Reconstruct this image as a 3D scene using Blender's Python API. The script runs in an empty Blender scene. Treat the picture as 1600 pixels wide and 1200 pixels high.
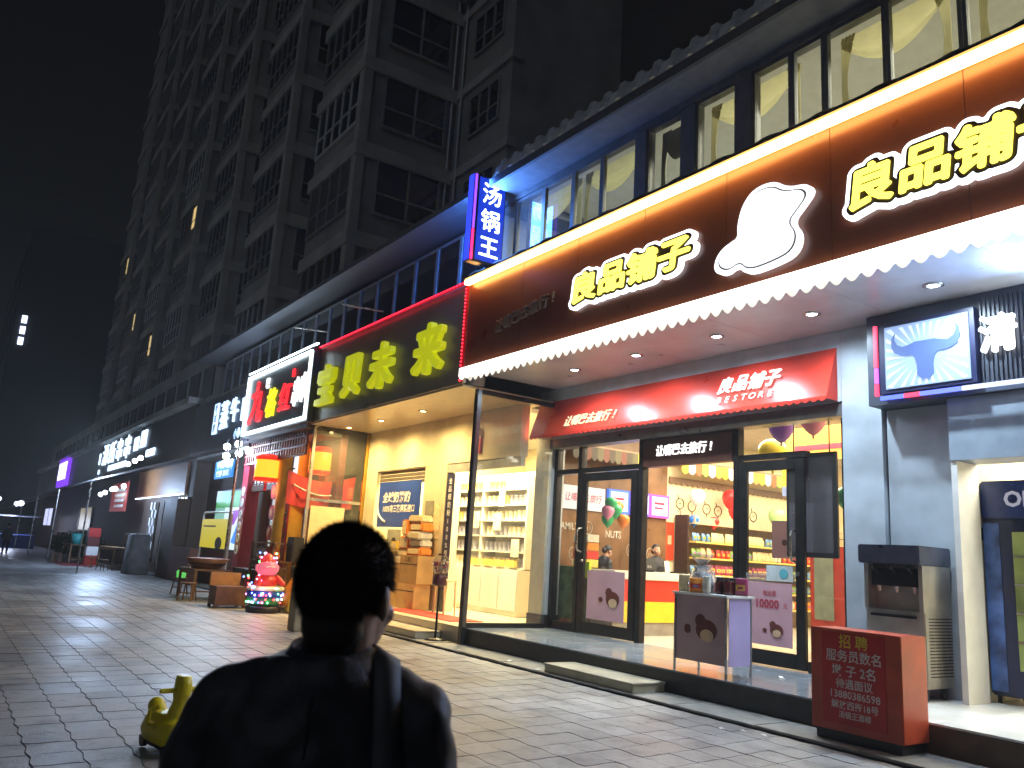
import bpy, bmesh, math, random
import numpy as np
from mathutils import Vector, Matrix
random.seed(7); np.random.seed(7)
S = bpy.context.scene
COL = S.collection
R = math.radians

# ------------------------------------------------------------------ camera
cam = bpy.data.cameras.new('camera'); camo = bpy.data.objects.new('camera', cam); COL.objects.link(camo)
Xc = Vector((0.5719, 0.1351, 0.8091)); Zc = Vector((0.0608, 0.9767, -0.2061))
Xc.normalize(); Zc = (Zc - Xc*Zc.dot(Xc)).normalized(); Yc = Zc.cross(Xc)
camo.matrix_world = Matrix((Xc.to_tuple()+(0,), Yc.to_tuple()+(0,), Zc.to_tuple()+(1.62,), (0, 0, 0, 1)))
cam.sensor_width = 36; cam.lens = 36*1275/1600; cam.clip_start = .05; cam.clip_end = 2000
cam.dof.use_dof = True; cam.dof.focus_distance = 11.5; cam.dof.aperture_fstop = 5.0
S.camera = camo
# ------------------------------------------------------------------ night sky, faint moon-like sun, exposure
W = bpy.data.worlds.new('World'); S.world = W; W.use_nodes = True
wn = W.node_tree.nodes; wl_ = W.node_tree.links
sky = wn.new('ShaderNodeTexSky'); sky.sky_type = 'NISHITA'; sky.sun_disc = False
sky.sun_elevation = R(4); sky.sun_rotation = R(200); sky.dust_density = 4
hs = wn.new('ShaderNodeHueSaturation'); hs.inputs['Saturation'].default_value = .35
wl_.new(sky.outputs[0], hs.inputs['Color']); wl_.new(hs.outputs[0], wn['Background'].inputs[0])
wn['Background'].inputs[1].default_value = .0016
sun = bpy.data.lights.new('sun', 'SUN'); sun.energy = .1; sun.angle = R(35); sun.color = (.74, .86, 1)
suno = bpy.data.objects.new('sun', sun); COL.objects.link(suno); suno.rotation_euler = (R(52), 0, R(28))
V = S.view_settings; V.view_transform = 'Standard'; V.look = 'None'; V.exposure = .62; V.gamma = 1
S.cycles.use_denoising = True; S.cycles.sample_clamp_indirect = 3; S.cycles.max_bounces = 8
S.cycles.transparent_max_bounces = 16; S.cycles.caustics_reflective = False; S.cycles.caustics_refractive = False

# ------------------------------------------------------------------ materials
MC = {}
def srgb(h):
    c = [int(h[i:i+2], 16)/255 for i in (0, 2, 4)]
    return tuple(x/12.92 if x < .04045 else ((x+.055)/1.055)**2.4 for x in c)
def pm(name, col, rough=.6, metal=0, var=.15, scale=6, bump=0, bscale=60, spec=.5, rnd=0, coat=0):
    """procedural surface: base colour with noise variation, optional bump and per-object variation"""
    if name in MC: return MC[name]
    m = bpy.data.materials.new(name); m.use_nodes = True; n = m.node_tree.nodes; l = m.node_tree.links
    b = n['Principled BSDF']; b.inputs['Roughness'].default_value = rough; b.inputs['Metallic'].default_value = metal
    b.inputs['Specular IOR Level'].default_value = spec; b.inputs['Coat Weight'].default_value = coat
    tc = n.new('ShaderNodeTexCoord'); nz = n.new('ShaderNodeTexNoise'); nz.inputs['Scale'].default_value = scale; nz.inputs['Detail'].default_value = 5
    l.new(tc.outputs['Object'], nz.inputs['Vector'])
    mr = n.new('ShaderNodeMapRange'); mr.inputs[1].default_value = .3; mr.inputs[2].default_value = .7
    mr.inputs[3].default_value = 1-var; mr.inputs[4].default_value = 1+var
    l.new(nz.outputs['Fac'], mr.inputs[0])
    mx = n.new('ShaderNodeMix'); mx.data_type = 'RGBA'; mx.blend_type = 'MULTIPLY'; mx.inputs[0].default_value = 1
    mx.inputs[6].default_value = (*col, 1); l.new(mr.outputs[0], mx.inputs[7]); out = mx.outputs[2]
    if rnd:
        oi = n.new('ShaderNodeObjectInfo'); ge = n.new('ShaderNodeNewGeometry'); ad = n.new('ShaderNodeMath'); ad.operation = 'ADD'
        l.new(oi.outputs['Random'], ad.inputs[0]); l.new(ge.outputs['Random Per Island'], ad.inputs[1])
        fr = n.new('ShaderNodeMath'); fr.operation = 'FRACT'; l.new(ad.outputs[0], fr.inputs[0])
        m2 = n.new('ShaderNodeMapRange'); m2.inputs[3].default_value = 1-rnd; m2.inputs[4].default_value = 1+rnd; l.new(fr.outputs[0], m2.inputs[0])
        mx2 = n.new('ShaderNodeMix'); mx2.data_type = 'RGBA'; mx2.blend_type = 'MULTIPLY'; mx2.inputs[0].default_value = 1
        l.new(out, mx2.inputs[6]); l.new(m2.outputs[0], mx2.inputs[7]); out = mx2.outputs[2]
    l.new(out, b.inputs['Base Color'])
    rr = n.new('ShaderNodeMapRange'); rr.inputs[3].default_value = max(.03, rough*.75); rr.inputs[4].default_value = min(1, rough*1.25)
    l.new(nz.outputs['Fac'], rr.inputs[0]); l.new(rr.outputs[0], b.inputs['Roughness'])
    if bump:
        n2 = n.new('ShaderNodeTexNoise'); n2.inputs['Scale'].default_value = bscale; n2.inputs['Detail'].default_value = 4
        l.new(tc.outputs['Object'], n2.inputs['Vector']); bp = n.new('ShaderNodeBump'); bp.inputs['Strength'].default_value = bump; bp.inputs['Distance'].default_value = .02
        l.new(n2.outputs['Fac'], bp.inputs['Height']); l.new(bp.outputs[0], b.inputs['Normal'])
    MC[name] = m; return m
def em(name, col, s, base=None, sample=True):
    if name in MC: return MC[name]
    m = bpy.data.materials.new(name); m.use_nodes = True; b = m.node_tree.nodes['Principled BSDF']
    b.inputs['Base Color'].default_value = (*(base or [min(1, c)*.35 for c in col]), 1); b.inputs['Roughness'].default_value = .4
    b.inputs['Emission Color'].default_value = (*col, 1); b.inputs['Emission Strength'].default_value = s
    if not sample: m.cycles.emission_sampling = 'NONE'
    MC[name] = m; return m
def glassm(name, tint=(1, 1, 1), refl=1.0, dust=.03, rough=.02):
    """thin window pane: clear, with a fresnel reflection and a little dust"""
    if name in MC: return MC[name]
    m = bpy.data.materials.new(name); m.use_nodes = True; n = m.node_tree.nodes; l = m.node_tree.links
    n.remove(n['Principled BSDF']); tr = n.new('ShaderNodeBsdfTransparent'); tr.inputs[0].default_value = (*tint, 1)
    gl = n.new('ShaderNodeBsdfGlossy'); gl.inputs['Roughness'].default_value = rough; lw = n.new('ShaderNodeLayerWeight'); lw.inputs[0].default_value = .5; pw = n.new('ShaderNodeMath'); pw.operation = 'POWER'; pw.inputs[1].default_value = 5; l.new(lw.outputs['Facing'], pw.inputs[0])
    fr = n.new('ShaderNodeMath'); fr.operation = 'MULTIPLY_ADD'; fr.inputs[1].default_value = .94; fr.inputs[2].default_value = .035; l.new(pw.outputs[0], fr.inputs[0])
    mu = n.new('ShaderNodeMath'); mu.operation = 'MULTIPLY'; mu.inputs[1].default_value = refl; mu.use_clamp = True
    l.new(fr.outputs[0], mu.inputs[0]); m1 = n.new('ShaderNodeMixShader'); l.new(mu.outputs[0], m1.inputs[0]); l.new(tr.outputs[0], m1.inputs[1]); l.new(gl.outputs[0], m1.inputs[2])
    df = n.new('ShaderNodeBsdfDiffuse'); df.inputs[0].default_value = (.6, .6, .58, 1); nz = n.new('ShaderNodeTexNoise'); nz.inputs['Scale'].default_value = 3; nz.inputs['Detail'].default_value = 6
    m3 = n.new('ShaderNodeMath'); m3.operation = 'MULTIPLY'; m3.inputs[1].default_value = dust*2; l.new(nz.outputs['Fac'], m3.inputs[0])
    m2 = n.new('ShaderNodeMixShader'); l.new(m3.outputs[0], m2.inputs[0]); l.new(m1.outputs[0], m2.inputs[1]); l.new(df.outputs[0], m2.inputs[2])
    l.new(m2.outputs[0], n['Material Output'].inputs[0]); MC[name] = m; return m

# ------------------------------------------------------------------ mesh builder
def wloc(o):
    p = Vector((0, 0, 0))
    while o is not None: p += o.location; o = o.parent
    return p
def link(name, me, parent=None, world=True):
    o = bpy.data.objects.new(name, me); COL.objects.link(o)
    if parent is not None:
        o.parent = parent
        if world: o.location = -wloc(parent)
    return o
class MB:
    def __init__(s): s.v = []; s.f = []; s.m = []; s.sm = []
    def add(s, vs, fs, mi=0, smooth=False):
        k = len(s.v); s.v += [tuple(v) for v in vs]
        for f in fs: s.f.append([i+k for i in f]); s.m.append(mi); s.sm.append(smooth)
        return s
    def box(s, x0, x1, y0, y1, z0, z1, mi=0):
        return s.add([(x0,y0,z0),(x1,y0,z0),(x1,y1,z0),(x0,y1,z0),(x0,y0,z1),(x1,y0,z1),(x1,y1,z1),(x0,y1,z1)],
              [(3,2,1,0),(4,5,6,7),(0,1,5,4),(1,2,6,5),(2,3,7,6),(3,0,4,7)], mi)
    def obox(s, c, ux, uy, uz, hx, hy, hz, mi=0):
        c = Vector(c); ux = Vector(ux).normalized()*hx; uy = Vector(uy).normalized()*hy; uz = Vector(uz).normalized()*hz
        P = [c+a*ux+b*uy+d*uz for d in (-1, 1) for a, b in ((-1,-1),(1,-1),(1,1),(-1,1))]
        return s.add(P, [(3,2,1,0),(4,5,6,7),(0,1,5,4),(1,2,6,5),(2,3,7,6),(3,0,4,7)], mi)
    def quad(s, a, b, c, d, mi=0): return s.add([a, b, c, d], [(0, 1, 2, 3)], mi)
    def tube(s, a, b, ra, rb=None, n=10, mi=0, caps=True):
        rb = ra if rb is None else rb; a = Vector(a); b = Vector(b); d = (b-a).normalized()
        u = d.orthogonal().normalized(); w = d.cross(u); vs = []
        for c, r in ((a, ra), (b, rb)):
            for i in range(n):
                t = 2*math.pi*i/n; vs.append(c+(u*math.cos(t)+w*math.sin(t))*r)
        s.add(vs, [(i, (i+1) % n, n+(i+1) % n, n+i) for i in range(n)], mi, True)
        if caps: s.add(vs[:n], [list(range(n))[::-1]], mi); s.add(vs[n:], [list(range(n))], mi)
        return s
    def path(s, pts, r, n=8, mi=0):
        for a, b in zip(pts, pts[1:]): s.tube(a, b, r, n=n, mi=mi)
        return s
    def lathe(s, prof, c=(0, 0, 0), n=16, mi=0, smooth=True, sx=1, sy=1):
        k = len(prof); vs = []
        for r, z in prof:
            for i in range(n):
                t = 2*math.pi*i/n; vs.append((c[0]+r*sx*math.cos(t), c[1]+r*sy*math.sin(t), c[2]+z))
        fs = [(j*n+i, j*n+(i+1) % n, (j+1)*n+(i+1) % n, (j+1)*n+i) for j in range(k-1) for i in range(n)]
        return s.add(vs, fs, mi, smooth)
    def sph(s, c, r, n=12, m=8, mi=0, rot=None):
        r = (r, r, r) if not hasattr(r, '__len__') else r; vs = []; c = Vector(c)
        for j in range(m+1):
            p = math.pi*j/m
            for i in range(n):
                t = 2*math.pi*i/n; v = Vector((r[0]*math.sin(p)*math.cos(t), r[1]*math.sin(p)*math.sin(t), r[2]*math.cos(p)))
                vs.append(c+(rot @ v if rot else v))
        return s.add(vs, [(j*n+i, (j+1)*n+i, (j+1)*n+(i+1) % n, j*n+(i+1) % n) for j in range(m) for i in range(n)], mi, True)
    def cap(s, a, b, ra, rb, n=14, mi=0): return s.sph(a, ra, n, 8, mi).tube(a, b, ra, rb, n, mi).sph(b, rb, n, 8, mi)
    def loft(s, rings, n=24, mi=0, e=2.0):
        """rings: (cx,cy,cz,rx,ry); horizontal super-ellipses joined and capped"""
        vs = []
        for cx, cy, cz, rx, ry in rings:
            for i in range(n):
                t = 2*math.pi*i/n; c, q = math.cos(t), math.sin(t)
                vs.append((cx+rx*math.copysign(abs(c)**(2/e), c), cy+ry*math.copysign(abs(q)**(2/e), q), cz))
        k = len(rings)
        fs = [(j*n+i, j*n+(i+1) % n, (j+1)*n+(i+1) % n, (j+1)*n+i) for j in range(k-1) for i in range(n)]
        fs += [tuple(range(n))[::-1], tuple(range((k-1)*n, k*n))]
        return s.add(vs, fs, mi, True)
    def prism(s, poly, y0, y1, mi=0, frame=None):
        """polygon in x,z extruded along y (frame maps (x,y,z) to world)"""
        n = len(poly); g = frame or (lambda x, y, z: (x, y, z))
        vs = [g(x, y0, z) for x, z in poly]+[g(x, y1, z) for x, z in poly]
        return s.add(vs, [list(range(n)), list(range(n, 2*n))[::-1]]+[(i, n+i, n+(i+1) % n, (i+1) % n) for i in range(n)], mi)
    def mesh(s, name, mats, bevel=0, seg=2):
        me = bpy.data.meshes.new(name); me.from_pydata(s.v, [], s.f)
        for m in (mats if isinstance(mats, (list, tuple)) else [mats]): me.materials.append(m)
        me.polygons.foreach_set('material_index', s.m); me.polygons.foreach_set('use_smooth', s.sm)
        bm = bmesh.new(); bm.from_mesh(me); bmesh.ops.recalc_face_normals(bm, faces=bm.faces)
        if bevel:
            es = [e for e in bm.edges if len(e.link_faces) == 2 and e.calc_face_angle(0) > .5]
            bmesh.ops.bevel(bm, geom=es, offset=bevel, segments=seg, affect='EDGES', clamp_overlap=True)
        bm.to_mesh(me); bm.free(); me.update(); return me
    def build(s, name, mats, parent=None, world=True, bevel=0, seg=2): return link(name, s.mesh(name, mats, bevel, seg), parent, world)
def bx(*a): return MB().box(*a)
def tag(o, label=None, cat=None, group=None, kind=None):
    if label: o['label'] = label
    if cat: o['category'] = cat
    if group: o['group'] = group
    if kind: o['kind'] = kind
    return o
def thing(name, label, cat, loc=(0, 0, 0), rz=0, group=None):
    o = bpy.data.objects.new(name, None); COL.objects.link(o); o.location = loc; o.rotation_euler = (0, 0, rz); o.empty_display_size = .1
    return tag(o, label, cat, group)
def struct(o): o['kind'] = 'structure'; return o
def dup(root, loc, rz=None, label=None):
    r = root.copy(); COL.objects.link(r); r.location = loc
    if rz is not None: r.rotation_euler = (0, 0, rz)
    if label: r['label'] = label
    for ch in list(root.children):
        c = ch.copy(); COL.objects.link(c); c.parent = r
        for g in list(ch.children):
            d = g.copy(); COL.objects.link(d); d.parent = c
    return r
def evalmesh(o, name):
    dg = bpy.context.evaluated_depsgraph_get(); dg.update()
    return bpy.data.meshes.new_from_object(o.evaluated_get(dg), depsgraph=dg)
def remesh(mb, name, mats, voxel, it, disp=0, dsize=.1):
    o = mb.build('tmp', mats); m = o.modifiers.new('r', 'REMESH'); m.mode = 'VOXEL'; m.voxel_size = voxel; m.use_smooth_shade = True
    m = o.modifiers.new('s', 'SMOOTH'); m.iterations = it; m.factor = .5
    if disp:
        t = bpy.data.textures.new('folds', 'CLOUDS'); t.noise_scale = dsize; t.noise_depth = 1
        m = o.modifiers.new('d', 'DISPLACE'); m.texture = t; m.strength = disp; m.texture_coords = 'LOCAL'
    me = evalmesh(o, name); me.materials.clear()
    for q in (mats if isinstance(mats, (list, tuple)) else [mats]): me.materials.append(q)
    bpy.data.objects.remove(o); me.name = name; return me

# ------------------------------------------------------------------ lettering
_Q = {}
def qtext(s, bold=0, ext=.0, align='CENTER'):
    """plain filled lettering from the built-in font, em = 1"""
    k = (s, bold, ext, align)
    if k not in _Q:
        c = bpy.data.curves.new('t', 'FONT'); c.body = s; c.size = 1; c.align_x = align; c.align_y = 'CENTER'; c.resolution_u = 2
        c.offset = bold; c.extrude = ext; c.fill_mode = 'BOTH' if ext else 'FRONT'
        o = bpy.data.objects.new('t', c); COL.objects.link(o); _Q[k] = evalmesh(o, 'lettering'); bpy.data.objects.remove(o)
    return _Q[k]
_G = {}
def outline(ch):
    if ch not in _G:
        c = bpy.data.curves.new('t', 'FONT'); c.body = ch; c.size = 1; c.align_x = 'CENTER'; c.align_y = 'CENTER'; c.resolution_u = 3; c.fill_mode = 'NONE'
        o = bpy.data.objects.new('t', c); COL.objects.link(o); me = evalmesh(o, 'o'); bpy.data.objects.remove(o)
        v = np.array([q.co[:2] for q in me.vertices]).reshape(-1, 2); e = np.array([q.vertices[:] for q in me.edges])
        lo, hi = v.min(0), v.max(0); v = v-(lo+hi)/2
        _G[ch] = (v[e[:, 0]], v[e[:, 1]])
    return _G[ch]
def grow_loops(A, B, grow, res=44, holes=True):
    """offset glyph outlines through a signed distance field; returns closed loops"""
    pad = grow+.06; lo = np.minimum(A.min(0), B.min(0))-pad; hi = np.maximum(A.max(0), B.max(0))+pad
    nx, ny = [int(k) for k in np.ceil((hi-lo)*res)+1]; xs = lo[0]+np.arange(nx)/res; ys = lo[1]+np.arange(ny)/res
    D = np.full((ny, nx), 9.); AB = B-A; L2 = (AB**2).sum(1)+1e-12
    for j, y in enumerate(ys):
        px = xs[:, None]-A[None, :, 0]; py = y-A[None, :, 1]
        t = np.clip((px*AB[:, 0]+py*AB[:, 1])/L2, 0, 1); d = np.sqrt(((px-t*AB[:, 0])**2+(py-t*AB[:, 1])**2).min(1))
        c = (A[:, 1] > y) != (B[:, 1] > y)
        if c.any():
            xi = A[c, 0]+(y-A[c, 1])/(B[c, 1]-A[c, 1])*AB[c, 0]; ins = ((xi[None, :] > xs[:, None]).sum(1) % 2) == 1; d = np.where(ins, -d, d)
        D[j] = d
    D = D-grow; seg = {}
    def ip(j0, i0, j1, i1):
        a, b = D[j0, i0], D[j1, i1]; t = a/(a-b); return (xs[i0]+(xs[i1]-xs[i0])*t, ys[j0]+(ys[j1]-ys[j0])*t)
    pts = {}
    neg = D < 0
    for j in range(ny-1):
        for i in range(nx-1):
            c = (neg[j, i], neg[j, i+1], neg[j+1, i+1], neg[j+1, i])
            if all(c) or not any(c): continue
            E = [('h', j, i), ('v', j, i+1), ('h', j+1, i), ('v', j, i)]; cr = []
            for q, (a, b) in enumerate(((0, 1), (1, 2), (3, 2), (0, 3))):
                if c[a] != c[b]:
                    k = E[q]; cr.append(k)
                    if k not in pts: pts[k] = ip(k[1], k[2], k[1], k[2]+1) if k[0] == 'h' else ip(k[1], k[2], k[1]+1, k[2])
            if len(cr) == 2: prs = [(cr[0], cr[1])]
            else: prs = [(E[0], E[3]), (E[1], E[2])] if c[0] else [(E[0], E[1]), (E[2], E[3])]
            for a, b in prs: seg.setdefault(a, []).append(b); seg.setdefault(b, []).append(a)
    loops = []; seen = set()
    for k0 in seg:
        if k0 in seen: continue
        lp = [k0]; seen.add(k0); k = k0
        while True:
            nx_ = [q for q in seg[k] if q not in seen]
            if not nx_: break
            k = nx_[0]; seen.add(k); lp.append(k)
        if len(lp) > 5: loops.append(np.array([pts[q] for q in lp]))
    def area(p): return .5*np.sum(p[:, 0]*np.roll(p[:, 1], -1)-np.roll(p[:, 0], -1)*p[:, 1])
    if not holes:
        keep = []
        for i, a in enumerate(loops):
            inside = False
            for q, b in enumerate(loops):
                if q != i and abs(area(b)) > abs(area(a)):
                    x, y = a[0]; n = len(b); cc = 0
                    for z in range(n):
                        x1, y1 = b[z]; x2, y2 = b[(z+1) % n]
                        if (y1 > y) != (y2 > y) and x < x1+(y-y1)/(y2-y1)*(x2-x1): cc += 1
                    if cc % 2: inside = True
            if not inside: keep.append(a)
        loops = keep
    return loops
_B = {}
def btext(chars, grow, ext=.03, bev=.0, holes=True, res=44, fit=True):
    """bold lettering; chars = list of (character, x, scale) on a common baseline, em = 1"""
    key = (tuple(chars), grow, ext, bev, holes)
    if key in _B: return _B[key]
    As, Bs = [], []
    for ch, x, sc in chars:
        a, b = outline(ch); As.append(a*sc+np.array([x, 0])); Bs.append(b*sc+np.array([x, 0]))
    loops = grow_loops(np.vstack(As), np.vstack(Bs), grow, res, holes)
    c = bpy.data.curves.new('t', 'CURVE'); c.dimensions = '2D'; c.fill_mode = 'BOTH'; c.extrude = ext; c.bevel_depth = bev; c.bevel_resolution = 1
    for lp in loops:
        n = len(lp); lp = (lp+.5*(np.roll(lp, 1, 0)+np.roll(lp, -1, 0)))/2
        sp = c.splines.new('POLY'); sp.points.add(n-1); sp.use_cyclic_u = True
        co = np.ones((n, 4)); co[:, :2] = lp; co[:, 2] = 0; sp.points.foreach_set('co', co.ravel())
    o = bpy.data.objects.new('t', c); COL.objects.link(o); me = evalmesh(o, 'lettering'); bpy.data.objects.remove(o)
    _B[key] = me; return me
FACE = {'street': Matrix(((1,0,0),(0,0,-1),(0,1,0))), 'side': Matrix(((0,0,1),(1,0,0),(0,1,0)))}
def put(me, name, mat, pos, w, h=None, face='street', parent=None, shear=0, depth=1.0, rot=None):
    """place lettering: w,h = size of one em; face 'street' looks to -Y, 'side' looks to +X"""
    me = me.copy(); h = h or w; me.materials.clear(); me.materials.append(mat)
    M = Matrix(((w, shear*h, 0), (0, h, 0), (0, 0, depth)))
    me.transform((FACE[face] @ M).to_4x4() if rot is None else (rot @ M).to_4x4()); me.name = name
    o = link(name, me, parent); o.location = o.location+Vector(pos); return o

# ------------------------------------------------------------------ common materials
def paver_material():
    m = pm('paver', (.33, .33, .325), .4, var=.12, scale=14, bump=.35, bscale=50, rnd=.16); n = m.node_tree.nodes; l = m.node_tree.links; b = n['Principled BSDF']
    src = b.inputs['Base Color'].links[0].from_socket; g = n.new('ShaderNodeNewGeometry'); out = src
    for sc, lo, hi, a, c in ((.55, .35, .65, .62, 1.12), (2.6, .3, .52, .55, 1.0), (9, .25, .4, .6, 1)):
        z = n.new('ShaderNodeTexNoise'); z.inputs['Scale'].default_value = sc; z.inputs['Detail'].default_value = 6; l.new(g.outputs['Position'], z.inputs['Vector'])
        r = n.new('ShaderNodeMapRange'); r.inputs[1].default_value = lo; r.inputs[2].default_value = hi; r.inputs[3].default_value = a; r.inputs[4].default_value = c; l.new(z.outputs['Fac'], r.inputs[0])
        x = n.new('ShaderNodeMix'); x.data_type = 'RGBA'; x.blend_type = 'MULTIPLY'; x.inputs[0].default_value = 1; l.new(out, x.inputs[6]); l.new(r.outputs[0], x.inputs[7]); out = x.outputs[2]
        if sc == .55:
            q = n.new('ShaderNodeMapRange'); q.inputs[1].default_value = .35; q.inputs[2].default_value = .65; q.inputs[3].default_value = .28; q.inputs[4].default_value = .5; l.new(z.outputs['Fac'], q.inputs[0]); l.new(q.outputs[0], b.inputs['Roughness'])
    v = n.new('ShaderNodeTexVoronoi'); v.inputs['Scale'].default_value = 2.2; l.new(g.outputs['Position'], v.inputs['Vector'])
    r = n.new('ShaderNodeMapRange'); r.inputs[1].default_value = .05; r.inputs[2].default_value = .08; r.inputs[3].default_value = .35; r.inputs[4].default_value = 1; l.new(v.outputs['Distance'], r.inputs[0])
    x = n.new('ShaderNodeMix'); x.data_type = 'RGBA'; x.blend_type = 'MULTIPLY'; x.inputs[0].default_value = 1; l.new(out, x.inputs[6]); l.new(r.outputs[0], x.inputs[7]); out = x.outputs[2]
    l.new(out, b.inputs['Base Color']); return m
M_pav = paver_material()
M_joint = pm('joint_sand', (.03, .029, .027), .9, var=.4)
M_asph = pm('ground_dark', (.045, .045, .045), .7, var=.3, scale=2)
M_black = pm('black_metal', (.012, .012, .013), .35, var=.3)
M_dframe = pm('dark_door_frame', (.03, .028, .026), .32, .5, var=.25)
M_steel = pm('steel', (.55, .55, .54), .28, 1, var=.12, scale=3)
M_white = pm('white_paint', (.75, .75, .73), .5, var=.06)
M_greywall = pm('grey_composite_panel', (.4, .45, .5), .36, var=.16, scale=2.5)
M_soffit = pm('pale_soffit_panel', (.5, .52, .56), .3, var=.14, scale=2)
M_cream = pm('cream_wall', (.58, .5, .35), .38, var=.16, scale=2)
M_stone = pm('dark_stone', (.02, .02, .021), .35, var=.4, scale=8)
M_conc = pm('tower_render', (.36, .345, .32), .85, var=.25, scale=.6)
M_conc2 = pm('tower_band', (.5, .48, .44), .85, var=.2, scale=.8)
M_winfr = pm('aluminium_window_frame', (.42, .42, .41), .4, .4, var=.15)
M_darkglass = pm('dark_window_glass', (.012, .013, .016), .08, var=.5, scale=.8, spec=.8)
M_wood = pm('worn_wood', (.2, .11, .05), .6, var=.35, scale=9, bump=.2)
M_dwood = pm('dark_wood', (.05, .026, .016), .55, var=.35, scale=9)
M_red = pm('red_paint', (.42, .015, .012), .4, var=.15)
M_maroon = pm('maroon_paint', (.1, .012, .012), .5, var=.25)
G_clear = glassm('clear_glass', (.97, .98, .97), 1.0, .02)
G_side = glassm('side_glass', (.93, .95, .92), 1.6, .035)

# ------------------------------------------------------------------ ground, paving, kerb, platforms
struct(MB().quad((-320, -200, -.05), (150, -200, -.05), (150, 250, -.05), (-320, 250, -.05)).build('ground', M_asph))
PAV = struct(bx(-110, 8, -9, 7.4, -.045, -.014).build('pavement', M_joint))
ts = .345; hw = ts/2-.006
def paver_outline():
    a = .011; q = []
    for (x0, y0, x1, y1, nx, ny) in ((-1, -1, 1, -1, 0, 1), (1, -1, 1, 1, 1, 0), (1, 1, -1, 1, 0, 1), (-1, 1, -1, -1, 1, 0)):
        for i in range(4):
            t = i/4; s_ = math.sin(2*math.pi*(t if (x0 < x1 or y0 < y1) else 1-t))*a
            q.append((x0*hw+(x1-x0)*hw*t+nx*s_, y0*hw+(y1-y0)*hw*t+ny*s_))
    return q
po = paver_outline(); npv = len(po)
pv = MB().add([(x, y, 0) for x, y in po]+[(x*1.012, y*1.012, -.006) for x, y in po]+[(x*1.012, y*1.012, -.02) for x, y in po],
     [list(range(npv))]+[(i, npv+i, npv+(i+1) % npv, (i+1) % npv) for i in range(npv)])
pme = pv.mesh('paver', M_pav)
tiles = []
Rw = np.array([Xc, Yc, Zc])
for j in range(-26, 22):
    y = 7.4-.01-ts*(j+.5) if False else 7.385-ts*(21-j+.5)
    for i in range(-150, 14):
        x = i*ts-(.03*j) % ts
        c = Rw.T @ np.array([x, y, -1.62])
        if -c[2] < .6: continue
        u, v = 800+1275*c[0]/-c[2], 600-1275*c[1]/-c[2]
        vis = -60 < u < 1660 and v < 1290
        behind = 250 < u < 700 and v > 1000 and -c[2] > 1.3
        tiles.append((-c[2]+(0 if vis and not (behind and u > 300 and u < 640) else 100), x, y))
tiles.sort()
fv, ff = [], []
V0 = np.array([v for v in pv.v])
for k, (d, x, y) in enumerate(tiles):
    dz = random.uniform(-.0025, .0015); rx = random.uniform(-.004, .004); ry = random.uniform(-.004, .004)
    if k < 300:
        o = link('paver', pme, PAV, False); o.location = (x, y, dz); o.rotation_euler = (rx, ry, random.choice((0, math.pi)))
    elif x > -52:
        b = len(fv); P = V0.copy(); P[:, 2] += dz+P[:, 1]*rx-P[:, 0]*ry; P[:, 0] += x; P[:, 1] += y; fv += P.tolist()
        ff += [list(range(b, b+npv))]+[(b+i, b+npv+i, b+npv+(i+1) % npv, b+(i+1) % npv) for i in range(npv)]
me = bpy.data.meshes.new('paver_field'); me.from_pydata(fv, [], ff); me.materials.append(M_pav); o = link('paver_field', me, PAV); o['kind'] = 'stuff'
M_far = pm('far_paving', (.2, .195, .185), .4, var=.3, scale=2.5, bump=.2, bscale=3)
struct(bx(-110, -51.7, -9, 7.39, -.014, -.004).build('far_pavement', M_far))
KB = struct(bx(-70, 2, 7.43, 8.12, -.045, .012).build('kerb', M_joint))
kme = bx(0, 1.19, 0, .66, -.02, .03).mesh('kerb_slab', pm('kerb_stone', (.2, .195, .18), .5, var=.3, scale=5, bump=.3, rnd=.15), .008)
for i in range(26):
    o = link('kerb_slab', kme, KB, False); o.location = (-30+i*1.2, 7.44+random.uniform(-.004, .004), random.uniform(-.003, .004))
M_ptile = pm('glazed_platform_tile', (.2, .23, .27), .16, var=.15, scale=2)
M_wtile = pm('white_floor_tile', (.72, .73, .72), .22, var=.06, scale=2)
M_ctile = pm('cream_floor_tile', (.55, .48, .36), .25, var=.08, scale=2)
def platform(x0, x1, y1, top, front, nx):
    p = struct(bx(x0, x1, 8.105, y1, -.03, .297).build('platform', front))
    w = (x1-x0)/nx; ny = round((y1-8.1)/w); d = (y1-8.1)/ny
    tme = bx(.003, w-.003, .003, d-.003, .29, .312).mesh('floor_tile', top, .002, 1)
    for i in range(nx):
        for j in range(ny):
            o = link('floor_tile', tme, p, False); o.location = (x0+i*w, 8.1+j*d, random.uniform(-.0008, .0008))
    return p
platform(-12.98, -5.32, 10.15, M_ptile, M_stone, 10)
platform(-5.3, 1.6, 15.2, M_wtile, pm('brown_riser', (.09, .06, .04), .5, var=.3), 8)
platform(-20.7, -13.0, 9.55, M_ctile, M_ctile, 10)
struct(bx(-13.4, -5.3, 10.16, 20.5, -.03, .31).build('shop_floor', pm('shop_floor_tile', (.6, .55, .45), .15, var=.05)))
struct(bx(-20.7, -13.42, 9.56, 13.5, -.03, .31).build('baby_shop_floor', M_ctile))

# ------------------------------------------------------------------ the shop building (ground floor walls, soffits, upper storey, roof)
SB = thing('shop_building', 'two-storey shop row with glazed upper floor below the dark tower', 'building', (-10, 10, 0))
def part(mb, name, m, parent=SB, bevel=0): return mb.build(name, m, parent, True, bevel)
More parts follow.
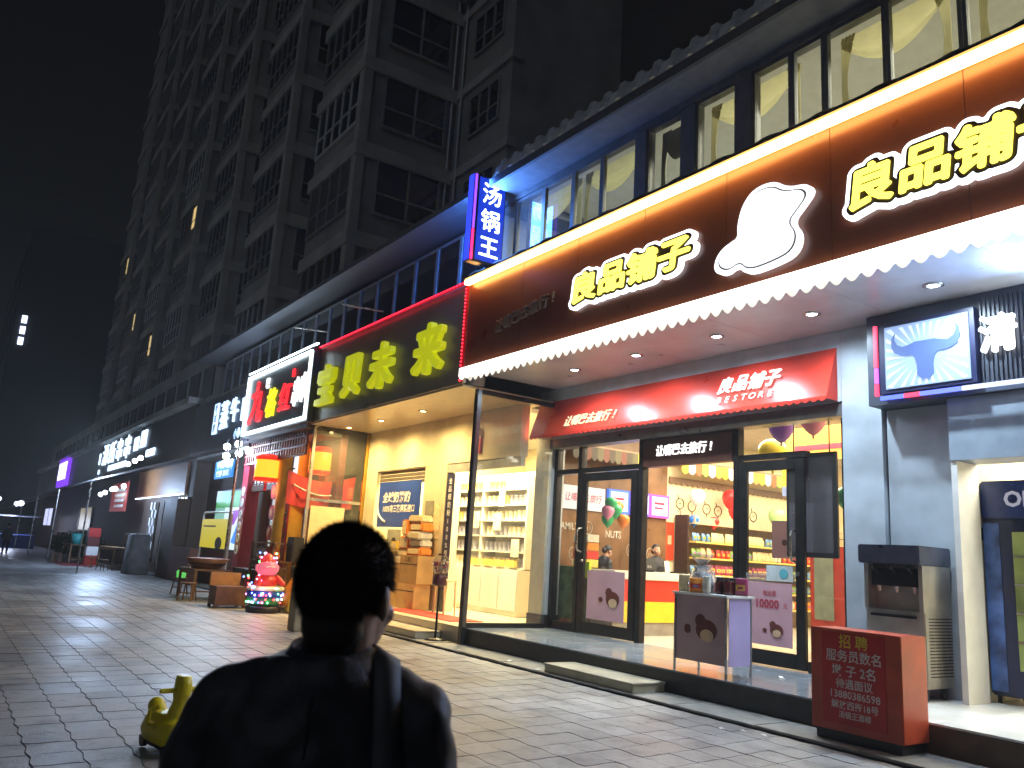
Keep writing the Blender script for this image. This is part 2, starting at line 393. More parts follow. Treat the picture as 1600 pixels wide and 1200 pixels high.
# snack shop: wall panels above the doors, piers, soffit
for x0, x1 in ((-13.45, -11.7), (-11.7, -9.95), (-9.95, -8.2), (-8.2, -6.5)):
    part(bx(x0+.004, x1-.004, 9.9, 10.15, 3.97, 4.98), 'wall_panel', M_greywall)
part(bx(-13.5, -13.06, 9.9, 10.3, .55, 3.968), 'pier', pm('warm_grey_pier', (.42, .42, .4), .4, var=.08))
part(bx(-13.52, -13.04, 9.88, 10.3, .312, .549), 'plinth', M_stone)
part(bx(-6.5, -5.93, 9.9, 10.3, .312, 4.98), 'pier', M_greywall)
part(bx(-5.9, -4.97, 9.97, 10.2, .312, 3.78), 'wall_panel', M_greywall)
part(bx(-5.93, -1, 9.62, 10.2, 3.79, 4.98), 'sign_wall', pm('ribbed_grey', (.045, .055, .08), .45, var=.1))
part(bx(-4.97, -1, 9.7, 10.2, 3.04, 3.785), 'lintel', pm('lintel_grey', (.25, .3, .36), .4, var=.1))
for i in range(7):
    x0 = -12.95+i*1.83
    part(bx(x0+.003, x0+1.827, 7.72, 9.9, 4.985, 5.02), 'soffit_panel', M_soffit)
part(bx(-12.98, 0, 9.9, 10.3, 4.985, 5.1), 'beam', M_soffit)
# baby shop: cream recess
part(bx(-20.7, -13.53, 9.5, 9.7, 3.62, 4.7), 'wall', M_cream)
part(bx(-20.7, -20.1, 9.5, 9.7, .312, 3.618), 'pier', M_cream)
part(bx(-17.45, -16.4, 9.5, 9.9, .312, 3.618), 'pier', M_cream)
part(bx(-20.69, -13.0, 7.72, 9.9, 4.703, 4.74), 'soffit_panel', pm('cream_soffit', (.66, .58, .42), .2, var=.05))
part(bx(-17.4, -13.5, 9.52, 9.62, 3.42, 3.616), 'door_header', M_winfr)
part(bx(-16.4, -16.32, 9.52, 9.62, .312, 3.418), 'door_frame', M_dframe)
# shutter box and slats over the left bay of the baby shop
M_shut = pm('shutter_slat', (.2, .17, .14), .4, .6, var=.2)
sme = bx(-20.08, -17.47, -.02, .02, 0, .085).mesh('shutter_slat', M_shut, .012, 1)
for i in range(4):
    o = link('shutter_slat', sme, SB); o.location += Vector((0, 9.6, 3.25+i*.092))
# interior shells (closed rooms so the light stays in)
M_iw = pm('interior_cream', (.75, .65, .42), .6, var=.05)
M_brownwall = pm('brown_tile_wall', (.2, .1, .045), .3, var=.25, scale=3)
part(bx(-13.7, -13.42, 10.3, 13.6, .3, 4.6), 'side_wall', M_brownwall)
part(bx(-13.75, -13.5, 13.6, 20.5, .3, 4.6), 'side_wall', M_iw)
part(bx(-13.7, -5.2, 20.5, 20.7, .3, 4.6), 'back_wall', M_iw)
part(bx(-6.3, -6.1, 10.3, 20.5, .3, 4.6), 'side_wall', M_iw)
part(bx(-13.7, -6.1, 10.16, 20.6, 4.6, 4.75), 'ceiling', pm('shop_ceiling', (.55, .48, .38), .6))
part(bx(-20.7, -13.72, 13.5, 13.6, .3, 4.6), 'back_wall', M_iw)
part(bx(-20.7, -13.76, 9.91, 13.6, 4.6, 4.7), 'ceiling', M_white)
part(bx(-20.85, -20.72, 9.5, 13.6, .3, 4.69), 'side_wall', M_iw)
part(bx(-19.0, -18.9, 9.95, 13.5, .3, 4.58), 'partition', M_iw)
part(bx(-5.05, -4.95, 10.21, 15.2, .3, 4.0), 'side_wall', M_cream)
part(bx(-4.94, -1, 15.2, 15.3, .3, 4.0), 'back_wall', M_cream)
part(bx(-4.94, -1, 10.21, 15.2, 4.0, 4.1), 'ceiling', M_white)
part(bx(-1, -.9, 7.7, 15.2, .3, 6.6), 'side_wall', M_cream)
part(bx(-4.97, -4.9, 9.72, 10.2, .312, 3.035), 'door_jamb', M_white)
# upper storey
M_sill = pm('sill_render', (.3, .28, .25), .8, var=.2)
part(bx(-12.9, -.5, 7.9, 8.15, 5.05, 6.86), 'parapet', M_sill)
part(bx(-33, -12.92, 7.9, 8.15, 4.75, 6.86), 'parapet', M_sill)
part(bx(-12.9, -.5, 8.0, 12.5, 6.6, 6.7), 'floor_slab', M_sill)
part(bx(-12.9, -.5, 12.0, 12.15, 6.86, 8.6), 'back_wall', pm('room_wall', (.62, .6, .42), .7, var=.06))
part(bx(-12.9, -.5, 8.3, 12.0, 8.5, 8.6), 'ceiling', M_white)
part(bx(-33, -12.95, 12.0, 12.15, 6.86, 8.6), 'back_wall', M_conc)
part(bx(-12.98, -12.88, 8.16, 12.0, 6.86, 8.5), 'side_wall', M_conc)
# wavy cap sheets above the sign
M_cap = pm('grey_cap_sheet', (.16, .15, .11), .7, var=.3, scale=3)
part(bx(-12.9, -.5, 7.62, 7.9, 6.74, 6.82), 'cap', pm('fascia_cap', (.14, .135, .125), .6, var=.2))
def capsheet():
    mb = MB(); n = 12; vs = []
    for i in range(n+1):
        x = i/n*1.5; z = .03+.035*max(0, math.sin(i/n*2*math.pi*2))**3
        vs += [(x, 0, z), (x, .42, z+.12), (x, 0, z-.025), (x, .42, z+.095)]
    fs = []
    for i in range(n):
        a, b = 4*i, 4*i+4; fs += [(a, b, b+1, a+1), (a+2, a+3, b+3, b+2), (a, a+2, b+2, b)]
    return mb.add(vs, fs, 0, True).mesh('cap_sheet', M_cap)
cme = capsheet()
for i in range(8):
    o = link('cap_sheet', cme, SB); o.location += Vector((-12.85+i*1.5, 7.58, 6.8+random.uniform(-.006, .006)))
# glazing of the upper storey: each window a frame with its pane
def window(x0, x1, z0, z1, y, fm, gm, fw=.045, parent=SB, mid=None):
    f = MB().box(x0, x0+fw, y, y+.07, z0, z1).box(x1-fw, x1, y, y+.07, z0, z1).box(x0+fw, x1-fw, y, y+.07, z0, z0+fw).box(x0+fw, x1-fw, y, y+.07, z1-fw, z1)
    if mid: f.box(x0+fw, x1-fw, y+.01, y+.06, mid, mid+fw*.8)
    w = part(f, 'window', fm, parent)
    part(bx(x0+fw, x1-fw, y+.03, y+.036, z0+fw, z1-fw), 'pane', gm, w); return w
G_up = glassm('upper_glass', (.9, .92, .9), 1.5, .05)
M_udark = pm('upper_frame', (.2, .2, .2), .4, .3)
xs_r = [-12.8, -12.0, -11.15, -10.3, -9.55, -8.72, -8.5, -7.75, -7.5, -6.75, -6.5, -5.88, -5.4, -4.6, -3.75, -2.85, -1.9, -1.0]
for a, b in zip(xs_r, xs_r[1:]):
    if (a, b) in ((-8.72, -8.5), (-7.75, -7.5), (-6.75, -6.5)): part(bx(a, b, 8.0, 8.2, 6.86, 8.2), 'pillar', M_udark)
    else: window(a+.003, b-.003, 6.865, 8.2, 8.02, M_udark, G_up, .045)
part(bx(-12.9, -.5, 7.98, 8.2, 8.203, 8.3), 'window_head', M_udark)
M_bfr = pm('pale_aluminium', (.45, .47, .5), .35, .5)
for i in range(18):
    window(-31+i*1.0+.003, -30+i*1.0-.003, 6.865, 8.12, 8.02, M_bfr, M_darkglass, .05)
# corrugated roof sheets over the right part, plain eave to the left
M_roof = pm('weathered_roof_sheet', (.75, .77, .8), .45, .3, var=.3, scale=4)
def roofsheet():
    prof = []
    for k in range(3):
        b = k*.36; prof += [(b, 0), (b+.2, 0), (b+.23, .06), (b+.33, .06)]
    prof.append((1.08, 0)); y1 = 3.0; mb = MB(); vs = []
    for x, z in prof: vs += [(x, .2-z*.7, z*.6-.02), (x, .2-z*.7+.012, z*.6-.02), (x, .3-z*.5, z+.27), (x, y1, z+.85), (x, .312-z*.5, z+.26), (x, y1, z+.838)]
    fs = []
    for i in range(len(prof)-1):
        a, b = 6*i, 6*i+6; fs += [(a, b, b+2, a+2), (a+2, b+2, b+3, a+3), (a, a+1, b+1, b), (a+1, a+4, b+4, b+1), (a+4, a+5, b+5, b+4)]
    return mb.add(vs, fs).mesh('roof_sheet', M_roof)
rme = roofsheet()
for i in range(12):
    o = link('roof_sheet', rme, SB); o.location += Vector((-11.98+i*1.08, 7.18+random.uniform(-.02, .02), 8.44+random.uniform(-.01, .01)))
part(bx(-11.98, -.5, 7.36, 7.42, 8.28, 8.43), 'gutter_board', pm('gutter', (.12, .13, .15), .5, .3))
part(bx(-11.98, -.5, 7.43, 8.2, 8.305, 8.33), 'eave_soffit', pm('eave_under', (.22, .23, .25), .6))
part(MB().add([(-33, 7.3, 8.28), (-12.3, 7.3, 8.28), (-12.3, 7.3, 8.4), (-33, 7.3, 8.4), (-33, 10.5, 8.35), (-12.3, 10.5, 8.35), (-12.3, 10.5, 8.9), (-33, 10.5, 8.9)],
     [(0, 1, 2, 3), (3, 2, 6, 7), (0, 4, 5, 1), (4, 7, 6, 5), (1, 5, 6, 2), (0, 3, 7, 4)]), 'roof', pm('eave_board', (.12, .125, .14), .6))
part(bx(-33, -.5, 9.6, 14, 9.0, 9.15), 'roof_slab', M_conc)
# left part of the row: fascia walls, walls between shops
M_row = pm('row_wall', (.09, .065, .05), .7, var=.3, scale=1.5)
part(bx(-33.0, -20.78, 7.65, 7.9, 4.62, 6.6), 'fascia', pm('dark_fascia', (.03, .026, .03), .4, var=.2))
part(bx(-26.3, -20.9, 8.7, 8.9, 0, 4.6), 'wall', M_maroon)
part(bx(-33.0, -26.3, 8.5, 8.8, 0, 4.6), 'wall', M_row)
part(bx(-33, -20.86, 7.9, 8.7, 4.5, 4.6), 'soffit_panel', pm('grey_soffit', (.3, .3, .3), .5))
part(bx(-21.0, -20.8, 8.0, 9.5, .0, .31), 'plinth', M_cream)

RB = thing('row_building', 'darker far stretch of the shop row with lit signs at the left', 'building', (-55, 9, 0))
part(bx(-92, -33.05, 7.95, 13, 0, 4.6), 'wall', M_row, RB)
part(bx(-92, -33.05, 7.65, 13, 4.62, 6.7), 'fascia', pm('far_fascia', (.05, .035, .03), .6, var=.35, scale=.5), RB)
part(bx(-92, -33.05, 7.3, 14, 6.71, 6.95), 'roof', M_conc, RB)
part(bx(-92, -33.05, 8.4, 13.9, 6.96, 9.3), 'upper_wall', M_conc, RB)
for i in range(24): part(bx(-35.6-i*2.3, -34.0-i*2.3, 8.33, 8.39, 7.3, 8.6), 'window', M_darkglass, RB)

# ------------------------------------------------------------------ apartment towers
def tower(label, loc, bays, floors, fh, z0, lit):
    t = thing('apartment_tower', label, 'building', loc)
    wf = lambda w, n, h: None
    def wmesh(w, h, n):
        f = MB().box(0, w, -.02, .02, 0, h, 1)
        for i in range(n+1): f.box(i*w/n-.04, i*w/n+.04, -.07, .05, 0, h, 0)
        return f.box(-.04, w+.04, -.075, .05, -.05, .05).box(-.04, w+.04, -.075, .05, h-.05, h+.05).box(-.04, w+.04, -.06, .05, h*.36, h*.36+.06)
    front = wmesh(4.0, 2.15, 5).mesh('window', [M_winfr, M_darkglass]); side = wmesh(2.6, 2.15, 2).mesh('window', [M_winfr, M_darkglass])
    rec = wmesh(2.0, 1.6, 3).mesh('window', [M_winfr, M_darkglass])
    M_dull = pm('curtained_glass', (.1, .095, .085), .4, var=.5, scale=1.2); M_dull2 = pm('balcony_glass', (.04, .05, .055), .15, var=.5, scale=1.5)
    fronts = [front, wmesh(4.0, 2.15, 4).mesh('window', [M_winfr, M_dull]), wmesh(4.0, 1.7, 6).mesh('window', [M_winfr, M_dull2]), wmesh(4.0, 2.15, 5).mesh('window', [M_white, M_darkglass])]
    pipe = MB().tube((0, 0, 0), (0, 0, floors*fh), .06, n=8).mesh('drain_pipe', M_winfr)
    litm = em('lit_room', (1, .72, .3), .5, sample=False); H = floors*fh
    bm_ = bx(-.12, 4.62, -.14, .5, 0, .55).mesh('floor_band', M_conc2); bs_ = bx(-.14, .4, .5, 4.2, 0, .55).mesh('floor_band', M_conc2)
    br_ = bx(0, 3.9, -.1, .3, 0, .35).mesh('floor_band', M_conc2)
    ac = MB().box(0, .8, -.35, 0, 0, .6).tube((.4, -.36, .3), (.4, -.35, .3), .22, n=12).mesh('air_conditioner', M_winfr)
    for k in range(bays):
        xb = -8.4*k
        w = link('bay_wall', bx(xb-4.5, xb, 0, 4.2, 0, H).mesh('bay_wall', M_conc), t, False)
        link('recess_wall', bx(xb, xb+3.9, 3.9, 9, 0, H).mesh('recess_wall', M_conc), t, False)
        o = link('drain_pipe', pipe, t, False); o.location = (xb+.5, 3.8, 0); o = link('drain_pipe', pipe, t, False); o.location = (xb+.08, 4.0-.35, 0)
        link('pilaster', bx(xb-.25, xb+.1, -.1, .25, 0, H).mesh('pilaster', M_conc2), t, False)
        for j in range(floors):
            z = j*fh
            if len([c for c in t.children if c.name.startswith('window')]) < 285:
                o = link('window', fronts[random.choice((0, 0, 1, 2, 3))], t, False); o.location = (xb-4.3, -.02, z+.85)
                o = link('window', side, t, False); o.location = (xb+.02, .8, z+.85); o.rotation_euler = (0, 0, math.pi/2)
                o = link('window', rec, t, False); o.location = (xb+1.2, 3.88, z+1.0)
            o = link('floor_band', bm_, t, False); o.location = (xb-4.5, 0, z+fh-.55)
            o = link('floor_band', bs_, t, False); o.location = (xb-.25, 0, z+fh-.552)
            o = link('floor_band', br_, t, False); o.location = (xb+.12, 3.9, z+fh-.4)
            if random.random() < .45: o = link('air_conditioner', ac, t, False); o.location = (xb+.25, 3.78, z+.35)
            for (lk, lj, kind) in lit:
                if (lk, lj) == (k, j):
                    if kind == 0: link('lit_window', bx(xb-1.2, xb-.45, -.06, -.045, z+1.2, z+2.6).mesh('lit_window', litm), t, False)
                    else: link('lit_window', bx(xb+1.5, xb+2.0, 3.8, 3.82, z+1.3, z+2.3).mesh('lit_window', litm), t, False)
    return t
tower('tall dark apartment tower with stepped bays and floor bands behind the shops', (-26, 10.3, 9.15), 7, 15, 3.45, 0, [(1, 1, 1), (2, 4, 1), (3, 3, 0), (5, 5, 1), (4, 1, 0), (6, 4, 0), (6, 3, 1), (5, 2, 0), (2, 7, 0), (3, 9, 1)])
T2 = thing('apartment_block', 'far dark block at the left end of the street with a vertical strip of lights', 'building', (-150, 10, 0))
part(bx(-175, -125, 4.2, 40, 0, 42), 'wall', pm('far_block_wall', (.05, .05, .05), .9), T2)
for i in range(5):
    for j in range(9): part(bx(-127-i*9-4, -127-i*9, 4.1, 4.18, 4+j*4.2, 6.2+j*4.2), 'window', M_darkglass, T2)
for z in (25.2, 26.7, 28.2): part(bx(-124.99, -124.8, 5.0, 5.6, z, z+1.0), 'light_strip', em('far_strip', (.6, .7, 1), 3, sample=False), T2)

# ------------------------------------------------------------------ lamps
def lamp(kind, name, loc, e, col, parent=None, **k):
    l = bpy.data.lights.new(name, kind); l.energy = e; l.color = col; o = bpy.data.objects.new(name, l); COL.objects.link(o)
    for a, b in k.items():
        if a == 'rot': o.rotation_euler = b
        else: setattr(l, a, b)
    if parent: o.parent = parent; o.location = Vector(loc)-wloc(parent)
    else: o.location = loc
    return o
COOL = (.68, .85, 1.0); WARM = (1, .72, .3)
dl_ring = MB().lathe([(.068, .0), (.11, -.002), (.115, -.012), (.073, -.02), (.068, 0)], n=20).mesh('trim_ring', M_steel)
dl_lens = {}
def downlight(x, y, z, col, e, label, group, spot=R(168)):
    t = thing('downlight', label, 'downlight', (x, y, z), 0, group)
    link('trim_ring', dl_ring, t, False)
    if col not in dl_lens: dl_lens[col] = MB().lathe([(.0, -.014), (.04, -.015), (.07, -.01), (.072, 0)], n=16).mesh('lens', em('downlight_lens_%d' % len(dl_lens), col, 25, sample=False))
    link('lens', dl_lens[col], t, False)
    l = lamp('SPOT', 'downlight_lamp', (x, y, z-.03), e, col, t, spot_size=spot, spot_blend=1, shadow_soft_size=.05)
for i, x in enumerate((-11.25, -9.65, -7.94, -6.32, -4.7)):
    downlight(x, 9.0, 4.985, COOL, 260, ['white downlight in the grey soffit nearest the glass partition', 'white downlight in the grey soffit, second from the glass partition', 'white downlight in the grey soffit, third from the glass partition', 'white downlight in the grey soffit above the ice cream machine', 'white downlight in the grey soffit by the bull sign'][i], 'downlights of the snack shop soffit')
for i, x in enumerate((-20.2, -18.27, -16.14)):
    downlight(x, 8.6, 4.703, (1, .7, .27), 560, ['warm downlight in the cream soffit beside the red shop', 'warm downlight in the middle of the cream soffit', 'warm downlight in the cream soffit nearest the snack shop'][i], 'downlights of the baby shop soffit')

# ------------------------------------------------------------------ the brown snack shop sign
SG = thing('shop_sign', 'long brown illuminated fascia sign with yellow outlined characters over the snack shop', 'sign', (-7, 7.65, 4.8))
M_brown = pm('brown_sign_panel', (.15, .046, .022), .3, var=.15, scale=.8)
for a, b in zip((-12.86, -11.1, -9.6, -8.1, -6.6, -5.1, -3.6, -2.1), (-11.1, -9.6, -8.1, -6.6, -5.1, -3.6, -2.1, -.6)):
    part(bx(a+.004, b-.004, 7.65, 7.72, 5.0, 6.66), 'panel', M_brown, SG)
part(bx(-12.86, -.6, 7.60, 7.7, 6.668, 6.738), 'light_trough', M_black, SG)
part(bx(-12.84, -.62, 7.5, 7.598, 6.62, 6.70), 'light_strip', em('warm_led_strip', (1, .5, .13), 14), SG)
part(bx(-12.86, -.6, 7.46, 7.598, 6.704, 6.716), 'light_block_plate', M_black, SG)  # black plate added above the strip to block its upward light
# scalloped, backlit valance below the panels
def scallop(x0, x1, z0, z1, y0, y1, n, drop):
    mb = MB(); w = (x1-x0)/n; pts = [(x0, z1)]
    for i in range(n):
        for k in range(7):
            t = k/6; pts.append((x0+(i+t)*w, z0-drop*math.sin(math.pi*t)))
    pts.append((x1, z1))
    for i in range(n):
        seg = [(x0+i*w, z1)]+[(x0+(i+k/6)*w, z0-drop*math.sin(math.pi*k/6)) for k in range(7)]+[(x0+(i+1)*w, z1)]
        mb.prism(seg, y0, y1)
    return mb
part(scallop(-12.88, -.6, 4.84, 4.99, 7.55, 7.57, 64, .07), 'valance', em('valance_glow', (1, .98, .88), 3.0, (.8, .8, .75)), SG)
part(scallop(-12.88, -.6, 4.86, 4.98, 7.74, 7.75, 64, .09), 'valance_shadow_layer', pm('valance_shadow_grey', (.5, .5, .48), .6), SG)  # grey second scallop layer, coloured as the shadow behind the glowing valance
M_yel = em('yellow_letter', (1, .88, .1), 1.7); M_wht = em('white_outline', (.85, .93, 1), 1.9); M_dk = pm('letter_backing', (.03, .01, .006), .5)
def logo(x0, zc, em_w, em_h, sc=1, n=4):
    cs = [(c, i*1.0, 1.0) for i, c in enumerate('良品铺子')]
    put(btext(cs, .2, .05, 0, False), 'outline', M_wht, (x0, 7.63, zc), em_w, em_h, parent=SG, shear=.12, depth=.9)
    put(btext(cs, .11, .05, 0, False), 'backing', M_dk, (x0, 7.595, zc), em_w, em_h, parent=SG, shear=.12, depth=.3)
    for i, c in enumerate('良品铺子'):
        put(btext([(c, 0, 1)], .022, .02, .008), 'character', M_yel, (x0+i*em_w, 7.57, zc), em_w, em_h, parent=SG, shear=.12, depth=.6)
logo(-9.31, 5.74, .62, .47); logo(-4.55, 5.74, .57, .5)
# plain lit cut-out panel (the figure drawn on it in the photo is left out)
pl = [(-6.73, 5.3), (-6.55, 5.2), (-6.35, 5.28), (-6.2, 5.12), (-5.8, 5.14), (-5.5, 5.2), (-5.42, 5.42), (-5.56, 5.62), (-5.4, 5.76), (-5.26, 5.9), (-5.34, 6.02), (-5.6, 6.06), (-5.8, 6.22), (-6.1, 6.22), (-6.28, 6.06), (-6.36, 5.8), (-6.34, 5.64), (-6.55, 5.6), (-6.7, 5.48)]
for _ in range(2): pl = [q for a, b in zip(pl, pl[1:]+pl[:1]) for q in ((a[0]*.75+b[0]*.25, a[1]*.75+b[1]*.25), (a[0]*.25+b[0]*.75, a[1]*.25+b[1]*.75))]
cxp, czp = -5.98, 5.66
ins = lambda f: [(cxp+(a-cxp)*f, czp+(b-czp)*f) for a, b in pl]
part(MB().prism(pl, 7.56, 7.63), 'cutout_panel', em('panel_glow', (.85, .92, 1), 1.3), SG)
part(MB().prism(ins(.9), 7.55, 7.558), 'keyline', M_dk, SG); part(MB().prism(ins(.87), 7.54, 7.549), 'inner_panel', em('panel_inner', (.95, .97, 1), .85), SG)
for i, c in enumerate('让嘴巴去旅行!'): put(btext([(c, 0, 1.0)], .0, .02, 0), 'slogan_character', pm('dull_letter', (.2, .17, .15), .5), (-11.75+i*.26, 7.635, 5.62+i*.03), .26, .26, parent=SG, shear=.15)

# ------------------------------------------------------------------ green-lettered sign of the baby shop with red LED border
SG2 = thing('shop_sign', 'dark grey fascia sign with four fat lime green characters and a red light border', 'sign', (-16.8, 7.65, 4.74))
M_gpan = pm('grey_sign_panel', (.22, .2, .165), .3, var=.12, scale=.8)
for i in range(4): part(bx(-20.75+i*1.965+.003, -20.75+(i+1)*1.965-.003, 7.66, 7.72, 4.74, 6.68), 'panel', M_gpan, SG2)
M_lime = em('lime_letter', (.62, .66, .003), .42, (.42, .46, .02))
for c, x, w in (('宝', -19.5, 1.12), ('贝', -17.93, 1.05), ('未', -16.3, 1.15), ('来', -14.15, 1.2)):
    put(btext([(c, 0, 1)], .03, .05, .018, res=60), 'character', M_lime, (x, 7.56, 5.6), w*.98, 1.05, parent=SG2, shear=.1, depth=1)
M_rled = em('red_led', (1, .015, .04), 5, sample=False)
rme_ = MB().sph((0, 0, 0), .017, 6, 4).mesh('bulb', M_rled)
part(bx(-20.75, -12.9, 7.58, 7.655, 6.7, 6.735), 'light_rail', em('red_rail', (1, .01, .03), .3), SG2)
for i in range(64):
    o = link('bulb', rme_, SG2); o.location += Vector((-20.7+i*.1224, 7.56, 6.70))
for i in range(26):
    for x in (-12.93, -20.72):
        o = link('bulb', rme_, SG2); o.location += Vector((x, 7.6, 4.78+i*.072))
part(bx(-12.96, -12.895, 7.61, 7.655, 4.76, 6.68), 'edge_strip', em('red_edge', (1, .01, .02), .06), SG2)

# ------------------------------------------------------------------ blue vertical sign, seen end-on to the facade
VS = thing('vertical_sign', 'blue-lit vertical light box with three white characters beside the roof eave', 'sign', (-12.1, 7.4, 6.8))
part(bx(-12.22, -12.05, 7.08, 7.8, 6.8, 8.5), 'case', pm('sign_case', (.01, .012, .05), .3), VS, .01)
part(bx(-12.049, -12.043, 7.2, 7.77, 6.85, 8.46), 'face', em('deep_blue_face', (.004, .02, .3), 1.4), VS)
M_bw = em('blue_white', (.7, .86, 1), 3)
for c, z in (('汤', 8.17), ('锅', 7.65), ('王', 7.13)):
    put(btext([(c, 0, 1)], .012, .01), 'character', M_bw, (-12.035, 7.48, z), .44, .44, 'side', VS, depth=.5)
part(bx(-12.05, -12.03, 7.1, 7.14, 6.82, 7.4), 'edge_light', em('edge_red', (1, .02, .15), 2), VS)
part(bx(-12.05, -12.03, 7.1, 7.14, 7.42, 8.48), 'edge_light', em('edge_violet', (.25, .06, 1), 1.5), VS)
part(bx(-12.22, -12.05, 7.07, 7.078, 6.82, 8.48), 'edge_light', em('edge_blue', (.03, .06, 1), 1.0), VS)
lamp('AREA', 'sign_glow_lamp', (-12.0, 7.48, 7.65), 62, (.08, .28, 1), VS, size=.5, size_y=1.6, shape='RECTANGLE', rot=(R(90), 0, R(-90)))
lamp('AREA', 'sign_glow_lamp', (-12.25, 7.48, 7.65), 90, (.06, .25, 1), VS, size=.5, size_y=1.6, shape='RECTANGLE', rot=(R(90), 0, R(90)))

# ------------------------------------------------------------------ red awning
AW = thing('awning', 'red awning with white lettering and scalloped hem above the glass doors', 'awning', (-10, 9.7, 4))
M_awn = pm('red_awning_cloth', (.6, .04, .022), .3, var=.1, scale=1.5, coat=.3)
aw = MB(); N = 10; ax0, ax1 = -13.42, -6.56
rows = [(9.896-.25*(k/N), 4.74-.72*(k/N)+.03*math.sin(math.pi*k/N)) for k in range(N+1)]
vs = []
for y, z in rows: vs += [(ax0, y, z), (ax1, y, z)]
aw.add(vs, [(2*k, 2*k+1, 2*k+3, 2*k+2) for k in range(N)], 0, True)
part(aw, 'canopy', M_awn, AW)
for x in (ax0, ax1): part(MB().add([(x, 9.896, 4.02)]+[(x, y, z) for y, z in rows], [list(range(N+2))]), 'side_panel', M_awn, AW)
part(scallop(ax0, ax1, 3.985, 4.022, 9.64, 9.646, 52, .035), 'hem', M_awn, AW)
part(scallop(0, .25, 3.985, 4.022, 0, .006, 2, .035) if False else bx(ax1-.006, ax1, 9.65, 9.89, 3.98, 4.02), 'hem', M_awn, AW)
nrm = Vector((0, -.72, .25)).normalized(); upv = Vector((0, .25, .72)).normalized()
AROT = Matrix(((1, 0, 0), (0, upv.y, nrm.y), (0, upv.z, nrm.z)))
def awtext(s, x, t, w, h, m, bold=.012, shear=.15):
    y, z = 9.896-.25*t, 4.74-.72*t; p = Vector((x, y, z))+nrm*.045
    for i, c in enumerate(s): put(btext([(c, 0, 1)], bold, .01), 'character', m, p+Vector(((i-(len(s)-1)/2)*w, 0, 0)), w, h, parent=AW, shear=shear, rot=AROT)
M_wl = em('white_letter', (1, 1, .95), .75)
awtext('良品铺子', -7.95, .46, .29, .3, M_wl, .02, .2)
y, z = 9.896-.25*.8, 4.74-.72*.8
for i, c in enumerate('BESTORE'): put(qtext(c, .012), 'character', M_wl, Vector((-8.47+i*.16, y, z))+nrm*.035, .17, .15, parent=AW, shear=.15, rot=AROT)
awtext('让嘴巴去旅行!', -11.55, .72, .22, .24, em('cream_letter', (1, .85, .5), .7), 0, .25)

# ------------------------------------------------------------------ glazed shop front
part(bx(-13.06, -6.5, 9.93, 10.2, 3.78, 3.968), 'header_bar', pm('steel_header', (.3, .3, .3), .3, .7), SB)
SF = thing('glazed_storefront', 'dark framed glass shop front below the red awning', 'storefront', (-9.8, 10.1, .31))
for a, b in ((-13.05, -12.95), (-12.3, -12.2), (-10.62, -10.5), (-8.5, -8.4), (-6.62, -6.52)):
    part(bx(a, b, 10.04, 10.18, .313, 3.778), 'mullion', M_dframe, SF, .006)
part(bx(-12.94, -10.63, 10.05, 10.17, 3.27, 3.36), 'transom', M_dframe, SF)
part(bx(-8.39, -7.2, 10.05, 10.17, 3.27, 3.36), 'transom', M_dframe, SF)
part(bx(-12.94, -12.31, 10.05, 10.17, .313, .46), 'bottom_rail', M_dframe, SF)
part(bx(-7.2, -6.63, 10.05, 10.17, .313, .46), 'bottom_rail', M_dframe, SF)
for a, b, c, d in ((-12.94, -12.31, .47, 3.26), (-12.94, -10.63, 3.37, 3.77), (-8.39, -6.63, 3.37, 3.77), (-7.2, -6.63, .47, 3.36)):
    part(bx(a, b, 10.1, 10.108, c, d), 'pane', G_clear, SF)
def door(x0, x1, label, hx):
    t = thing('glass_door', label, 'door', ((x0+x1)/2, 10.06, .32))
    f = MB().box(x0, x0+.15, 10.03, 10.09, .33, 3.25).box(x1-.15, x1, 10.03, 10.09, .33, 3.25).box(x0+.15, x1-.15, 10.03, 10.09, 3.1, 3.25).box(x0+.15, x1-.15, 10.03, 10.09, .33, .53)
    part(f, 'frame', M_dframe, t, .004)
    part(bx(x0+.15, x1-.15, 10.056, 10.066, .53, 3.1), 'pane', G_clear, t)
    part(MB().path([(hx, 10.02, 1.78), (hx, 9.93, 1.8), (hx, 9.91, 1.86), (hx, 9.91, 2.14), (hx, 9.93, 2.2), (hx, 10.02, 2.22)], .018), 'handle', M_steel, t)
    part(MB().tube((hx+.04, 10.02, 1.62), (hx+.04, 10.0, 1.62), .03), 'lock', M_steel, t)
    return t
door(-12.17, -10.64, 'dark framed glass door with balloons behind it, left of the open doorway', -12.09)
door(-8.38, -7.22, 'dark framed glass door with steel handle right of the open doorway', -7.36)
HB = thing('header_sign', 'dark brown light box with white brush slogan above the doorway', 'sign', (-9.5, 10.05, 3.3))
part(bx(-10.49, -8.51, 10.02, 10.17, 3.285, 3.775), 'case', pm('header_brown', (.06, .022, .014), .35), HB)
for i, c in enumerate('让嘴巴去旅行!'): put(btext([(c, 0, 1)], .01, .01), 'character', em('white_brush', (1, 1, 1), 1.6), (-10.07+i*.19, 10.01, 3.55), .19, .2, parent=HB, shear=.15)

